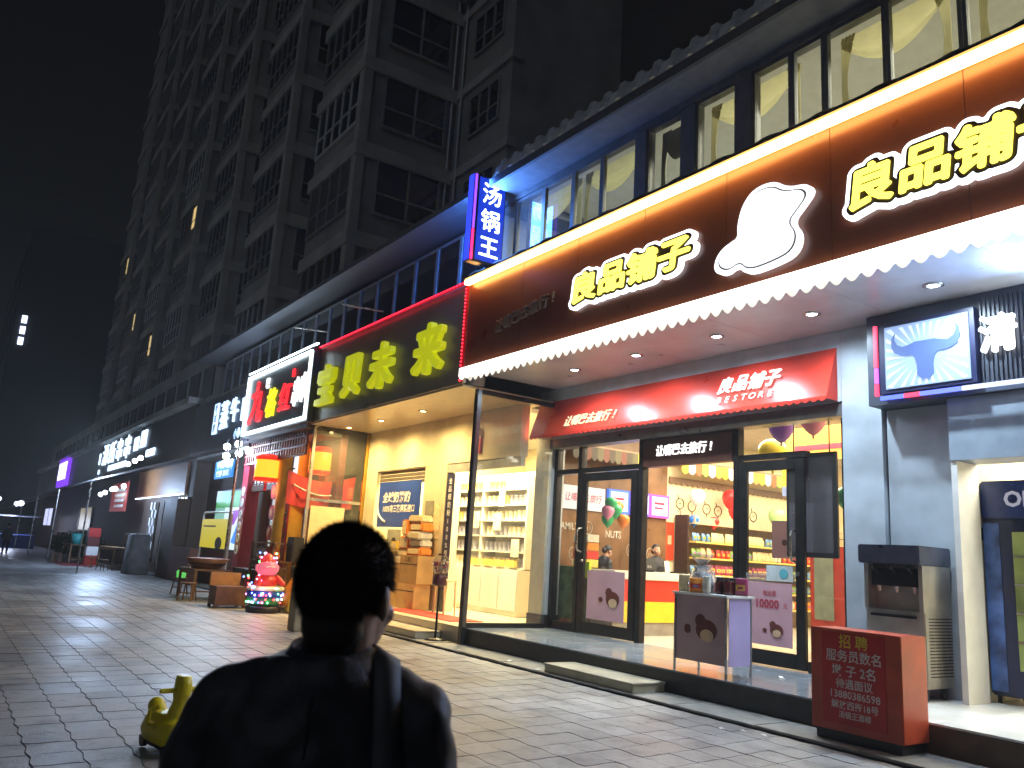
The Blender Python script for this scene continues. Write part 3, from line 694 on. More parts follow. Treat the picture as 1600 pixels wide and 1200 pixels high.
def flat_poster(name, label, cat, x0, x1, y, z0, z1, m, group=None, th=.006):
    t = thing(name, label, cat, ((x0+x1)/2, y, z0), 0, group); part(bx(x0, x1, y-th, y, z0, z1), 'sheet', m, t); return t
M_pink = pm('pink_poster', (.55, .32, .36), .45, var=.1, scale=2); M_nut = pm('nut_brown', (.12, .025, .02), .5); M_rd = pm('print_red', (.4, .02, .05), .5)
M_cn = pm('nut_cream', (.6, .42, .25), .5)
def ell(mb, cx, cz, rx, rz, y0, y1, n=20): return mb.prism([(cx+rx*math.cos(2*math.pi*i/n), cz+rz*math.sin(2*math.pi*i/n)) for i in range(n)], y0, y1)
def nuts(t, cx, cz, s, y):
    part(ell(MB(), cx, cz, .16*s, .12*s, y-.004, y-.001), 'print', M_nut, t); part(ell(MB(), cx-.09*s, cz+.1*s, .08*s, .075*s, y-.006, y-.005), 'print', M_nut, t)
    part(ell(MB(), cx+.01*s, cz-.06*s, .1*s, .07*s, y-.009, y-.007), 'print', M_cn, t); part(ell(MB(), cx-.29*s, cz-.02*s, .05*s, .04*s, y-.004, y-.001), 'print', M_nut, t)
p1 = flat_poster('poster', 'pink poster with nut pictures on the left glass door', 'poster', -11.86, -10.86, 10.02, .6, 1.46, M_pink); nuts(p1, -11.15, .98, 1.1, 10.01)
p2 = flat_poster('poster', 'pink poster reading 10000 on the right glass door', 'poster', -8.2, -7.42, 10.02, .6, 1.48, M_pink); nuts(p2, -7.68, .82, .7, 10.01)
put(qtext('10000', .02), 'print', M_rd, (-7.85, 10.008, 1.17), .17, parent=p2); put(qtext('元', .01), 'print', M_rd, (-7.53, 10.008, 1.16), .08, parent=p2)
put(qtext('幸运星', .01), 'print', M_rd, (-7.8, 10.008, 1.32), .08, parent=p2)
p3 = flat_poster('notice', 'small white and blue notice beside the steel door handle', 'notice', -7.85, -7.4, 10.012, 1.5, 1.72, pm('notice', (.55, .62, .62), .5))
part(ell(MB(), -7.55, 1.61, .07, .07, 10.001, 10.004), 'print', pm('notice_teal', (.1, .4, .45), .5), p3)
# frosted belt on the right door
tag(bx(-8.23, -7.37, 10.02, 10.024, 1.49, 1.6).build('frosted_band', glassm('frost', (.7, .7, .68), .6, .25, .4)), 'pale frosted strip across the right glass door', 'decal')

# ------------------------------------------------------------------ snack shop interior
lamp('AREA', 'shop_ceiling_lamp', (-9.8, 12.2, 4.55), 400, (1, .88, .66), None, size=5.5, size_y=2.6, shape='RECTANGLE')
lamp('AREA', 'shop_ceiling_lamp', (-10.0, 16.5, 4.55), 480, (1, .89, .64), None, size=5.5, size_y=6, shape='RECTANGLE')
CT = thing('counter', 'white topped sales counter with red and yellow front behind the doorway', 'counter', (-11.9, 11.5, .31))
part(bx(-12.25, -11.62, 10.45, 13.3, .312, .55), 'base', pm('counter_grey', (.3, .27, .22), .5), CT)
part(bx(-12.25, -11.6, 10.45, 13.3, .551, .93), 'lower_panel', pm('counter_yellow', (.75, .52, .02), .35, var=.05), CT)
part(bx(-12.25, -11.6, 10.45, 13.3, .931, 1.33), 'upper_panel', pm('counter_red', (.62, .03, .012), .35, var=.05), CT)
part(bx(-12.3, -11.55, 10.4, 13.35, 1.331, 1.48), 'top', pm('counter_top', (.75, .7, .6), .3, var=.04), CT, .01)
MO = thing('monitor', 'black till monitor on the counter in front of the clerk', 'monitor', (-11.85, 11.65, 1.48))
part(MB().obox((-11.85, 11.5, 1.62), (0, 1, .0), (1, 0, .25), (-.25, 0, 1), .22, .03, .12), 'screen', M_black, MO, .006)
part(bx(-11.98, -11.78, 11.38, 11.62, 1.481, 1.5), 'stand', M_black, MO)
put(qtext('良品', .01), 'print', pm('grey_print', (.4, .4, .4), .5), (-11.8, 11.52, 1.58), .06, face='side', parent=MO)
tag(bx(-11.9, -11.7, 12.05, 12.5, 1.481, 1.51).build('keyboard', M_black, bevel=.006), 'flat black keyboard on the counter beside the till', 'keyboard')
tag(MB().obox((-11.75, 11.95, 1.6), (0, 1, 0), (1, 0, .2), (-.2, 0, 1), .06, .006, .11).build('paper_sheet', M_white), 'pale sheet of paper standing in front of the clerk', 'paper')
WS = thing('wall_board', 'white board with red slogan on the brown side wall', 'sign', (-13.4, 11.1, 2.65))
part(bx(-13.415, -13.38, 10.5, 11.7, 2.66, 3.15), 'board', em('board_white', (.9, .95, 1), .35), WS)
put(qtext('让嘴巴去旅行', .005), 'lettering', M_rd, (-13.375, 11.1, 2.9), .17, .19, face='side', parent=WS, shear=.2)
for i, (y0, y1, c) in enumerate(((11.77, 12.36, (.1, .25, 1)), (12.4, 12.98, (.3, .15, 1)), (13.0, 13.58, (1, .12, .6)))):
    t = thing('menu_screen', ['blue framed bright menu screen beside the white board', 'violet menu screen in the middle of the three', 'pink framed bright menu screen nearest the cream wall'][i], 'screen', (-13.3, y0, 2.68), 0, 'menu screens on the brown wall')
    part(bx(-13.415, -13.33, y0, y1, 2.66, 3.17), 'frame', em('screen_edge%d' % i, c, .6), t)
    part(bx(-13.33, -13.325, y0+.05, y1-.05, 2.71, 3.12), 'display', em('screen%d' % i, tuple(.55+.45*k for k in c), 1.3), t)
    part(bx(-13.325, -13.322, y0+.12, y1-.15, 2.95, 3.0), 'text_line', M_rd, t); part(bx(-13.325, -13.322, y0+.12, y1-.2, 2.85, 2.89), 'text_line', M_rd, t)
LM = pm('wall_line_art', (.55, .5, .42), .5)
for i, (s_, y, z, w) in enumerate((('FAMILY', 10.75, 2.3, .17), ('NUTS', 12.0, 2.2, .18), ('NUTS', 12.75, 2.25, .13))):
    o = put(qtext(s_, .012), 'wall_lettering', LM, (-13.412, y, z), w, w*1.2, face='side'); tag(o, ['white FAMILY lettering on the brown wall', 'white NUTS lettering on the brown wall behind the balloons', 'small white NUTS lettering on the brown wall below the screens'][i], 'lettering')
for i, (y, z) in enumerate(((11.3, 2.3), (12.5, 1.9), (13.1, 1.85), (10.9, 1.75))):
    mb = MB()
    for k in range(16):
        a, b = k/16*2*math.pi, (k+1)/16*2*math.pi; mb.tube((-13.415, y+.1*math.cos(a), z+.13*math.sin(a)), (-13.415, y+.1*math.cos(b), z+.13*math.sin(b)), .007, n=4)
    mb.tube((-13.415, y-.04, z+.02), (-13.415, y-.03, z-.06), .006, n=4).tube((-13.415, y+.03, z+.03), (-13.415, y+.05, z-.04), .006, n=4).tube((-13.415, y, z-.13), (-13.415, y, z-.22), .006, n=4)
    tag(mb.build('line_drawing', LM), ['white line drawing of a nut beside the screens', 'white line drawing of a nut behind the clerk', 'white line drawing of a nut at the end of the brown wall', 'white line drawing of a nut near the shop window'][i], 'wall drawing')
for i, (y, z) in enumerate(((14.1, 3.05), (14.5, 3.02), (15.0, 3.0), (15.4, 2.98), (16.2, 3.0), (16.7, 2.95))):
    mb = MB(); x = -13.49
    for k in range(14):
        a, b = k/14*2*math.pi, (k+1)/14*2*math.pi; mb.tube((x, y+.13*math.cos(a), z+.12*math.sin(a)), (x, y+.13*math.cos(b), z+.12*math.sin(b)), .01, n=4)
    mb.tube((x, y-.03, z), (x, y+.04, z+.02), .009, n=4).tube((x, y, z-.12), (x, y+.02, z-.26), .009, n=4).tube((x, y-.05, z+.11), (x, y-.08, z+.2), .009, n=4)
    tag(mb.build('line_drawing', pm('dark_line', (.1, .07, .04), .6)), 'dark line drawing of a nut on the cream wall, %s from the brown wall' % ('nearest', 'second', 'third', 'fourth', 'fifth', 'sixth')[i], 'wall drawing')
# striped decorative canopy on the walls
def mini_canopy(label, y0, y1, x, cols, z=3.75):
    t = thing('striped_canopy', label, 'canopy', (x, (y0+y1)/2, z-.5)); n = len(cols); w = (y1-y0)/n
    for i, c in enumerate(cols):
        fr = lambda a, b, cc, yy=y0+i*w: (x+.42-.0+b, yy+a, cc)
        seg = [(0, z), (0, z-.22)]+[(w*k/4, z-.22-.07*math.sin(math.pi*k/4)) for k in range(1, 4)]+[(w, z-.22), (w, z)]
        part(MB().prism(seg, 0, .012, frame=fr), 'stripe', c, t)
    part(bx(x+.02, x+.42, y0, y1, z, z+.04), 'top', pm('canopy_top', (.3, .2, .12), .6), t)
SC = [pm('stripe_%d' % i, c, .5, var=.05) for i, c in enumerate(((.75, .5, .03), (.7, .68, .6), (.65, .12, .04), (.3, .5, .08), (.7, .75, .85), (.7, .3, .05)))]
mini_canopy('colourful striped wall canopy above the snack shelves', 13.7, 18.2, -13.5, [SC[i % 6] for i in range(20)], 3.98)
DK = [pm('dark_stripe_%d' % i, c, .6, var=.1) for i, c in enumerate(((.07, .05, .03), (.12, .1, .05), (.16, .05, .03)))]
mini_canopy('dark striped canopy above the white board', 10.45, 12.6, -13.42, [DK[i % 3] for i in range(11)]+[SC[0], SC[0]], 3.95)
t = thing('wall_fringe', 'cream scalloped wall trim below the striped canopy', 'trim', (-13.4, 16, 3.5))
part(MB().add(*(lambda m: (m.v, m.f))(scallop(13.7, 19.9, 3.5, 3.72, 0, .02, 34, .05))), 'trim', M_iw, t) if False else None
mb = MB()
for i in range(34):
    y0 = 13.7+i*.18; seg = [(y0, 3.64)]+[(y0+.18*k/4, 3.52-.05*math.sin(math.pi*k/4)) for k in range(5)]+[(y0+.18, 3.64)]
    mb.prism(seg, -13.46, -13.44, frame=lambda a, b, c: (b, a, c))
part(mb, 'scallop_strip', pm('fringe_brown', (.22, .13, .07), .6), t)
# snack shelves along the cream wall: rows of packets
SHF = thing('snack_shelf', 'long snack shelf with yellow edged boards along the cream wall', 'shelf', (-13.2, 16.5, .31))
M_shelf = pm('shelf_edge', (.7, .5, .12), .4, var=.05); M_sback = pm('shelf_back', (.4, .3, .2), .6)
part(bx(-13.49, -13.44, 13.95, 20, .312, 2.75), 'back_panel', M_sback, SHF)
part(bx(-13.44, -13.05, 13.9, 13.95, .312, 2.78), 'end_panel', M_dwood, SHF)
LV = (.75, 1.12, 1.48, 1.85, 2.2)
for z in LV: part(bx(-13.44, -12.85, 13.96, 20, z-.035, z), 'board', M_shelf, SHF)
part(bx(-13.44, -12.9, 13.96, 20, 2.58, 2.75), 'header_board', pm('shelf_header', (.55, .4, .25), .5), SHF)
PC = [pm('packet_%d' % i, c, .35, var=.15, scale=20) for i, c in enumerate(((.6, .04, .03), (.75, .55, .1), (.7, .25, .04), (.7, .66, .55), (.25, .4, .08), (.35, .05, .12), (.15, .3, .55), (.75, .6, .35)))]
def packet(m, w=.13, h=.2, d=.07): return MB().loft([(0, 0, 0, d*.3, w/2), (0, 0, h*.15, d/2, w/2), (0, 0, h*.6, d/2, w/2), (0, 0, h*.92, d*.12, w/2), (0, 0, h, d*.05, w/2)], 8, 0, 3).mesh('snack_packet', m)
def packet2(i, w, h, d=.07):
    me = packet(PC[i], w, h, d); mb = MB(); mb.box(d*.48, d*.52, -w*.36, w*.36, h*.3, h*.62, 1).box(d*.5, d*.53, -w*.2, w*.2, h*.38, h*.52, 2); m2 = mb.mesh('l', [PC[i], PC[(i*3+2) % 8], PC[(i*5+4) % 8]])
    bm = bmesh.new(); bm.from_mesh(me); bm.from_mesh(m2); bm.to_mesh(me); bm.free(); me.materials.append(PC[(i*3+2) % 8]); me.materials.append(PC[(i*5+4) % 8]); return me
PM = [packet2(i, .12+.03*(i % 3), .19+.03*(i % 2)) for i, m in enumerate(PC)]
PCN = ('red', 'yellow', 'orange', 'white', 'green', 'purple', 'blue', 'tan')
ordn = ('lowest', 'second lowest', 'middle', 'second highest', 'top')
for r, z in enumerate(LV):
    y = 14.05; base = random.randrange(8)
    while y < 19.8:
        run = random.randrange(2, 6); k = random.choice((base, base+1, random.randrange(8))) % 8
        for q in range(run):
            if y > 19.8: break
            o = link('snack_packet', PM[k]); o.location = (-13.0+random.uniform(-.03, .02), y, z+.001); o.rotation_euler = (0, random.uniform(-.12, .05), random.uniform(-.2, .2))
            tag(o, 'small %s snack packet on the %s board of the long shelf' % (PCN[k], ordn[r]), 'snack packet', '%s snack packets on the %s shelf board' % (PCN[k], ordn[r])); y += .16
# balloons
BALM = {n: pm('balloon_'+n, c, .25, var=.03) for n, c in dict(green=(.06, .5, .2), orange=(.85, .25, .03), pink=(.85, .3, .5), white=(.8, .82, .8), red=(.75, .03, .03), purple=(.3, .12, .6), yellow=(.8, .65, .05), lime=(.45, .75, .3), blue=(.04, .2, .7)).items()}
bprof = [(0.0, -1.32), (.13, -1.3), (.05, -1.18), (.3, -1.02), (.62, -.72), (.88, -.3), (1, .15), (.94, .5), (.75, .78), (.42, .95), (0, 1)]
def balloon(c, x, y, z, r, label, group=None):
    t = thing('balloon', label, 'balloon', (x, y, z), 0, group)
    link('skin', MB().lathe([(a*r, b*r) for a, b in bprof], n=18).mesh('skin', BALM[c]), t, False)
    link('knot', MB().lathe([(0, -1.42*r), (.1*r, -1.4*r), (.03*r, -1.3*r), (0, -1.29*r)], n=8).mesh('knot', BALM[c]), t, False); return t
for c, y, z, lb in (('green', 10.42, 2.72, 'green balloon at the upper left of the door cluster'), ('orange', 10.72, 2.68, 'orange balloon at the upper right of the door cluster'), ('green', 10.57, 2.6, 'green balloon in the middle of the door cluster'), ('pink', 10.36, 2.56, 'pink balloon in the door cluster'), ('green', 10.47, 2.42, 'green balloon at the bottom of the door cluster'), ('orange', 10.74, 2.42, 'orange balloon at the lower right of the door cluster')):
    balloon(c, -11.98+random.uniform(-.1, .1), y+.14, z, .125, lb, 'balloon cluster behind the left door')
balloon('white', -13.1, 14.25, 3.2, .19, 'white balloon on the cream wall'); balloon('red', -13.1, 15.45, 3.25, .24, 'red balloon high on the cream wall'); balloon('red', -13.0, 15.5, 2.95, .2, 'red balloon below another on the cream wall')
balloon('blue', -13.0, 14.05, 2.66, .12, 'blue foil balloon on the shelf end'); balloon('red', -13.0, 14.7, 2.66, .13, 'small red balloon on the shelf header'); balloon('lime', -13.0, 17.0, 2.95, .22, 'pale green balloon seen through the right door')
balloon('purple', -8.1, 10.7, 3.85, .2, 'purple balloon at the top of the right window'); balloon('pink', -7.45, 10.6, 3.9, .2, 'pink balloon at the top of the right window'); balloon('yellow', -8.65, 11.2, 3.55, .24, 'yellow balloon beside the orange banner')
balloon('green', -7.1, 10.9, 2.75, .17, 'green balloon to the right of the hanging screen'); balloon('purple', -6.85, 10.9, 2.8, .2, 'purple balloon against the right pier'); balloon('orange', -6.9, 10.9, 2.3, .17, 'orange balloon below the purple one at the pier')
# orange banner, price poster, hanging screen
t = thing('hanging_banner', 'orange and yellow banner hanging inside behind the right door', 'banner', (-9.4, 13.5, 3)); part(bx(-10.1, -8.4, 13.5, 13.52, 3.75, 4.4), 'cloth', pm('banner_orange', (.8, .35, .04), .5), t); part(bx(-9.9, -8.6, 13.485, 13.49, 3.95, 4.05), 'print', M_rd, t)
t = thing('hanging_poster', 'yellow poster with blue foot hanging inside the right door', 'poster', (-9.4, 12.5, 2.9)); part(bx(-9.45, -8.6, 12.5, 12.52, 3.15, 3.6), 'sheet', pm('poster_yellow', (.75, .52, .05), .5), t); part(bx(-9.45, -8.6, 12.5, 12.52, 2.98, 3.149), 'foot', pm('poster_blue', (.3, .38, .7), .5), t); part(bx(-9.25, -9.0, 12.49, 12.495, 3.2, 3.52), 'print', M_white, t)
t = thing('hanging_poster', 'pink poster hanging behind the right door glass', 'poster', (-8.6, 11.5, 2)); part(bx(-8.75, -8.3, 11.3, 11.31, 1.85, 2.45), 'sheet', M_pink, t); part(ell(MB(), -8.5, 2.1, .05, .05, 11.29, 11.295), 'print', M_nut, t)
t = thing('red_poster', 'red vertical poster on the cream wall behind the clerk', 'poster', (-13.3, 13.75, 1.9)); part(bx(-13.498, -13.47, 13.62, 13.9, 1.75, 2.6), 'sheet', pm('poster_red', (.7, .06, .02), .5), t); part(bx(-13.469, -13.465, 13.7, 13.82, 2.1, 2.3), 'print', M_cn, t)
TV = thing('hanging_screen', 'dark switched-off display hanging behind the right door edge', 'screen', (-7.3, 10.35, 1.85))
part(bx(-7.72, -6.88, 10.3, 10.36, 1.86, 3.36), 'frame', M_black, TV, .01); part(bx(-7.66, -6.94, 10.294, 10.299, 1.93, 3.29), 'display', pm('grey_display', (.12, .1, .12), .12, var=.1), TV)
for x in (-7.6, -7.0): part(MB().tube((x, 10.33, 3.36), (x, 10.33, 4.58), .01, n=6), 'cable', M_black, TV)
# red freezer and bright shelves right of the door
t = thing('red_cabinet', 'red glass-fronted display cabinet inside to the right', 'cabinet', (-8.2, 12.4, .31))
part(bx(-8.75, -8.1, 12.3, 12.9, .312, 2.1), 'body', pm('cabinet_red', (.5, .05, .02), .35), t, .01); part(bx(-8.66, -8.3, 12.285, 12.298, .9, 1.95), 'pane', pm('cabinet_glass', (.3, .34, .25), .1), t)
t = thing('bread_rack', 'lit rack of yellow packets beside the right pier', 'shelf', (-7.6, 14, .31))
for k in range(5): part(bx(-8.1, -6.4, 13.4, 13.9, .7+k*.4, .74+k*.4), 'board', M_shelf, t)
part(bx(-8.1, -6.4, 13.9, 13.95, .312, 2.6), 'back_panel', M_iw, t)
for k in range(5):
    for i in range(9):
        o = link('snack_packet', PM[(i*3+k) % 8]); o.location = (-7.95+i*.18, 13.55, .742+k*.4); o.rotation_euler = (0, 0, math.pi/2+random.uniform(-.2, .2))
        tag(o, '%s packet on rack by the right pier, %s board from the floor' % (PCN[(i*3+k) % 8], ('first', 'second', 'third', 'fourth', 'fifth')[k]), 'snack packet', '%s packets on rack board %s' % (PCN[(i*3+k) % 8], ('one', 'two', 'three', 'four', 'five')[k]))
for i, (x, y) in enumerate(((-8.3, 12.0), (-7.8, 12.4), (-7.3, 12.9), (-7.9, 13.3))):
    t = thing('pendant_lamp', 'small white pendant light inside the shop, %s from the door' % ('first', 'second', 'third', 'fourth')[i], 'lamp', (x, y, 4.2)); link('cord', MB().tube((0, 0, .05), (0, 0, .4), .006, n=5).mesh('cord', M_black), t, False); link('shade', MB().lathe([(.02, .06), (.11, 0), (.1, -.02), (0, -.02)], n=14).mesh('shade', em('pendant_glow', (1, .93, .8), 5)), t, False)
# stacked goods and green plant box by the left window
t = thing('display_stand', 'glass-side display with green goods behind the left window', 'stand', (-12.6, 10.7, .31)); part(bx(-13.2, -12.35, 10.35, 10.43, .312, 1.5), 'front', pm('green_goods', (.09, .14, .06), .4, var=.7, scale=5), t); part(bx(-13.2, -12.35, 10.44, 10.9, .312, 1.48), 'body', M_sback, t)
for i, (z, c) in enumerate(((1.5, 1), (1.66, 0), (1.82, 2), (1.98, 3))): tag(bx(-12.85, -12.42, 10.45, 10.75, z, z+.15).build('carton', PC[c], bevel=.008), '%s carton stacked by the left window' % ('yellow', 'red', 'orange', 'pale')[i], 'carton')
tag(bx(-12.45, -12.1, 10.25, 10.3, 1.3, 1.6).build('price_tag', pm('lime_card', (.6, .75, .03), .5)), 'lime yellow price card behind the left door', 'price card')
# promotion table on the platform
PT = thing('promotion_table', 'white framed promotion table with pink printed panels on the platform', 'table', (-7.4, 8.6, .31))
part(bx(-7.92, -7.08, 8.25, 8.262, .45, 1.27), 'front_panel', pm('mauve_panel', (.42, .28, .29), .45, var=.12, scale=3), PT)
part(bx(-7.072, -7.06, 8.28, 8.68, .45, 1.27), 'side_panel', pm('lavender_lit_panel', (.5, .42, .75), .45, var=.08, scale=3), PT)  # side panel colour has the light from the ceiling painted in
for x in (-7.93, -7.07):
    for y in (8.24, 8.7): part(bx(x-.012, x+.012, y-.012, y+.012, .312, 1.27), 'leg', M_steel, PT)
part(bx(-7.96, -7.03, 8.2, 8.74, 1.271, 1.3), 'top', M_white, PT, .004); nuts(PT, -7.4, .85, 1.1, 8.25)
part(ell(MB(), -7.72, .86, .05, .04, 8.245, 8.249), 'print', M_nut, PT)
M_film = glassm('plastic_film', (.95, .96, 1), 3.0, .28, .12)
def bag(x, y, z, w, h, label, m, inner):
    t = thing('gift_bag', label, 'bag', (x, y, z))
    link('goods', MB().loft([(0, 0, 0.002, w*.4, w*.3), (0, 0, h*.25, w*.42, w*.32), (0, 0, h*.5, w*.3, w*.25), (0, 0, h*.56, w*.1, w*.1)], 14).mesh('goods', inner), t, False)
    r = [(0, 0, 0.001, w*.46, w*.36), (0, 0, h*.2, w*.5, w*.4), (0, 0, h*.55, w*.42, w*.32), (0, 0, h*.74, w*.12, w*.1), (0, 0, h*.86, w*.3, w*.2), (0, 0, h, w*.42, w*.26)]
    mb = MB().loft(r, 18); mb.v = [(a+random.uniform(-.012, .012), b+random.uniform(-.012, .012), c) for a, b, c in mb.v]
    link('film', mb.mesh('film', m), t, False); return t
bag(-7.66, 8.45, 1.3, .42, .5, 'clear plastic wrapped gift bag with frilled top on the promotion table', M_film, pm('bag_mixed', (.4, .42, .45), .4, var=.9, scale=22))
bag(-7.78, 8.6, 1.3, .34, .36, 'low plastic bag of brown goods at the back of the promotion table', M_film, M_nut)
for i, (x, y) in enumerate(((-7.36, 8.45), (-7.23, 8.45), (-7.28, 8.6), (-7.41, 8.6))):
    t = thing('jar', 'dark red jar on the promotion table, %s' % ('front left', 'front right', 'rear right', 'rear left')[i], 'jar', (x, y, 1.3)); link('glass', MB().lathe([(0, 0.001), (.055, .001), (.06, .03), (.06, .16), (.045, .19), (0, .19)], n=14).mesh('glass', pm('jar_dark', (.06, .01, .01), .12)), t, False); link('lid', MB().lathe([(0, .19), (.05, .19), (.05, .22), (0, .22)], n=14).mesh('lid', M_black), t, False)
for i, (x, y, r) in enumerate(((-7.45, 8.3, .3), (-7.5, 8.64, 1.1), (-7.9, 8.36, 2.0), (-7.13, 8.6, .8), (-7.6, 8.27, 2.6))):
    o = link('snack_packet', PM[(3, 0, 7, 5, 2)[i]]); o.location = (x, y, 1.301); o.rotation_euler = (0, 0, -1.57+r*.2); tag(o, '%s snack packet among the goods on the promotion table' % ('white', 'red', 'tan', 'purple', 'orange')[i], 'snack packet')
# step in front of the platform, scraps of paper
STP = thing('entrance_step', 'cream tiled step block in front of the snack shop platform', 'step', (-8.9, 7.8, 0)); part(bx(-9.78, -7.95, 7.52, 8.09, .0, .125), 'body', pm('step_tile', (.42, .38, .26), .4, var=.2, scale=4), STP, .006); part(bx(-9.8, -7.93, 7.5, 8.095, .126, .15), 'tread', pm('step_top', (.4, .37, .28), .4, var=.2, scale=4), STP, .006)
sm_ = MB().add([(-.04, -.02, 0), (.03, -.03, .006), (.045, .02, .002), (-.02, .03, .012), (0, 0, .02)], [(0, 1, 4), (1, 2, 4), (2, 3, 4), (3, 0, 4)]).mesh('paper_scrap', M_white)
for i, (x, y) in enumerate(((-5.95, 7.2), (-6.1, 7.05), (-5.7, 7.22), (-9.9, 7.5), (-10.8, 7.62), (-12.2, 7.55), (-7.0, 9.2), (-6.9, 9.1))):
    o = link('paper_scrap', sm_); o.location = (x, y, .001 if y < 7.4 else (.034 if y < 8 else .314)); o.rotation_euler = (0, 0, i*1.3); o.scale = [.8+.1*i % .5]*3
    tag(o, 'tiny crumpled scrap of white paper lying before the shops', 'litter', 'paper scraps by the kerb')
# glass partition and post between the two shops
GP = thing('glass_partition', 'tall side glass with dark steel post between the snack and baby shops', 'partition', (-12.95, 8.1, .31))
part(bx(-13.0, -12.88, 8.0, 8.1, .0, 4.69), 'post', pm('post_metal', (.1, .1, .1), .25, .8), GP, .008)
part(bx(-12.945, -12.935, 8.1, 9.88, .40, 4.6), 'pane', G_side, GP); part(bx(-12.97, -12.91, 8.1, 9.88, 4.6, 4.69), 'top_rail', M_dframe, GP); part(bx(-12.97, -12.91, 8.1, 9.88, .313, .4), 'bottom_rail', M_dframe, GP)
# ------------------------------------------------------------------ right-hand beef shop
BS = thing('bull_sign', 'lit white sign with a blue-grey bull head and light rays under the soffit', 'sign', (-5, 9.5, 3.85))
part(bx(-5.72, -4.52, 9.52, 9.61, 3.9, 4.8), 'case', pm('sign_blue', (.01, .015, .06), .4), BS)
part(bx(-5.62, -4.58, 9.505, 9.519, 3.95, 4.75), 'face', em('bull_face', (.42, .6, 1), .42), BS)
ray_m = em('bull_ray', (.7, .82, 1), .62)
rl = MB()
for k in range(28):
    a = k/28*2*math.pi; q = [(-5.1+.25*math.cos(a), 4.33+.2*math.sin(a))]
    for d in (-.045, .045):
        c, s_ = math.cos(a+d), math.sin(a+d); L = min(.5/max(.01, abs(c)), .38/max(.01, abs(s_))); q.append((-5.1+L*c, 4.34+L*s_))
    rl.prism(q, 9.500, 9.503)
part(rl, 'rays', ray_m, BS)
half = [(0, 4.5), (.12, 4.5), (.2, 4.475), (.28, 4.46), (.35, 4.5), (.385, 4.57), (.37, 4.66), (.42, 4.58), (.425, 4.48), (.39, 4.4), (.3, 4.35), (.22, 4.34), (.16, 4.345), (.12, 4.3), (.1, 4.2), (.1, 4.08), (.06, 4.03), (0, 4.02)]
part(MB().prism([(-5.1+a, b) for a, b in half]+[(-5.1-a, b) for a, b in half[::-1][1:-1]], 9.49, 9.497), 'bull_head', em('bull_blue', (.12, .2, .5), .4), BS)
for x0, x1, z0, z1, c in ((-5.77, -5.725, 4.25, 4.8, (1, .05, .12)), (-5.77, -5.725, 4.05, 4.24, (.5, .1, 1)), (-5.77, -5.725, 3.88, 4.04, (1, .05, .15)), (-5.7, -5.4, 3.82, 3.87, (.1, .15, 1)), (-5.39, -5.2, 3.82, 3.87, (1, .05, .1)), (-5.19, -4.7, 3.82, 3.87, (.12, .16, 1)), (-4.69, -1.5, 3.82, 3.87, (.45, .5, .8))):
    part(bx(x0, x1, 9.5, 9.53, z0, z1), 'light_tube', em('tube_%d' % int(c[0]*100+c[2]*10), c, 1.3, sample=False), BS)
for i, c in enumerate('清真'): 
    if i == 0: put(btext([(c, 0, 1)], .03, .02), 'character', em('qing_white', (1, 1, 1), 2.5), (-4.28, 9.55, 4.45), .42, .46, parent=BS)
part(bx(-3.7, -2.2, 9.5, 9.6, 4.55, 4.9), 'tube_lamp', em('tube_lamp', (.75, .88, 1), 12), BS)
lamp('AREA', 'tube_lamp_light', (-2.9, 9.2, 4.75), 150, (.3, .5, 1), BS, size=1.5, size_y=.3, shape='RECTANGLE', rot=(R(-100), 0, 0))
rb = MB()
for i in range(44): rb.box(-4.5+i*.05, -4.475+i*.05, 9.6, 9.618, 3.9, 4.9)
part(rb, 'ribs', pm('rib_grey', (.035, .04, .055), .4), BS)['kind'] = 'stuff'
lamp('AREA', 'beef_shop_lamp', (-3, 12, 3.95), 380, (1, .93, .7), None, size=2.5, size_y=3, shape='RECTANGLE')
FR = thing('drinks_fridge', 'tall dark blue drinks fridge inside the right-hand shop', 'fridge', (-4.5, 10.9, .31))
part(bx(-4.93, -4.1, 10.3, 11.1, .4, 2.4), 'body', pm('fridge_blue', (.008, .015, .05), .3), FR, .02)
part(bx(-4.93, -4.08, 10.27, 11.1, 2.401, 2.85), 'header', pm('fridge_header', (.02, .04, .16), .3), FR, .02)
part(bx(-4.075, -4.07, 10.35, 11.05, .6, 2.3), 'door_glass', pm('fridge_glass', (.2, .24, .15), .1, var=.4, scale=2), FR); part(bx(-4.92, -4.74, 10.288, 10.298, .45, 2.35), 'side_graphic', pm('fridge_graphic', (.06, .12, .32), .35, var=.7, scale=4), FR); part(bx(-4.6, -4.2, 10.288, 10.298, .7, 2.25), 'door_glass', pm('fridge_glass2', (.3, .36, .12), .1, var=.5, scale=2), FR)
for k in range(4): part(bx(-4.6, -4.2, 10.28, 10.287, 1.0+k*.32, 1.02+k*.32), 'shelf', M_steel, FR)
put(qtext('Oll', .03), 'print', em('fridge_print', (.6, .6, .75), .3), (-4.5, 10.262, 2.62), .25, parent=FR)
for y in (10.4, 11.0): part(bx(-4.9, -4.85, y-.03, y+.03, .312, .4), 'foot', M_black, FR)
tag(bx(-4.948, -4.935, 10.28, 10.29+.12, 2.15, 2.3).build('wall_plate', M_dframe), 'small dark switch plate on the cream wall of the right-hand shop', 'switch')
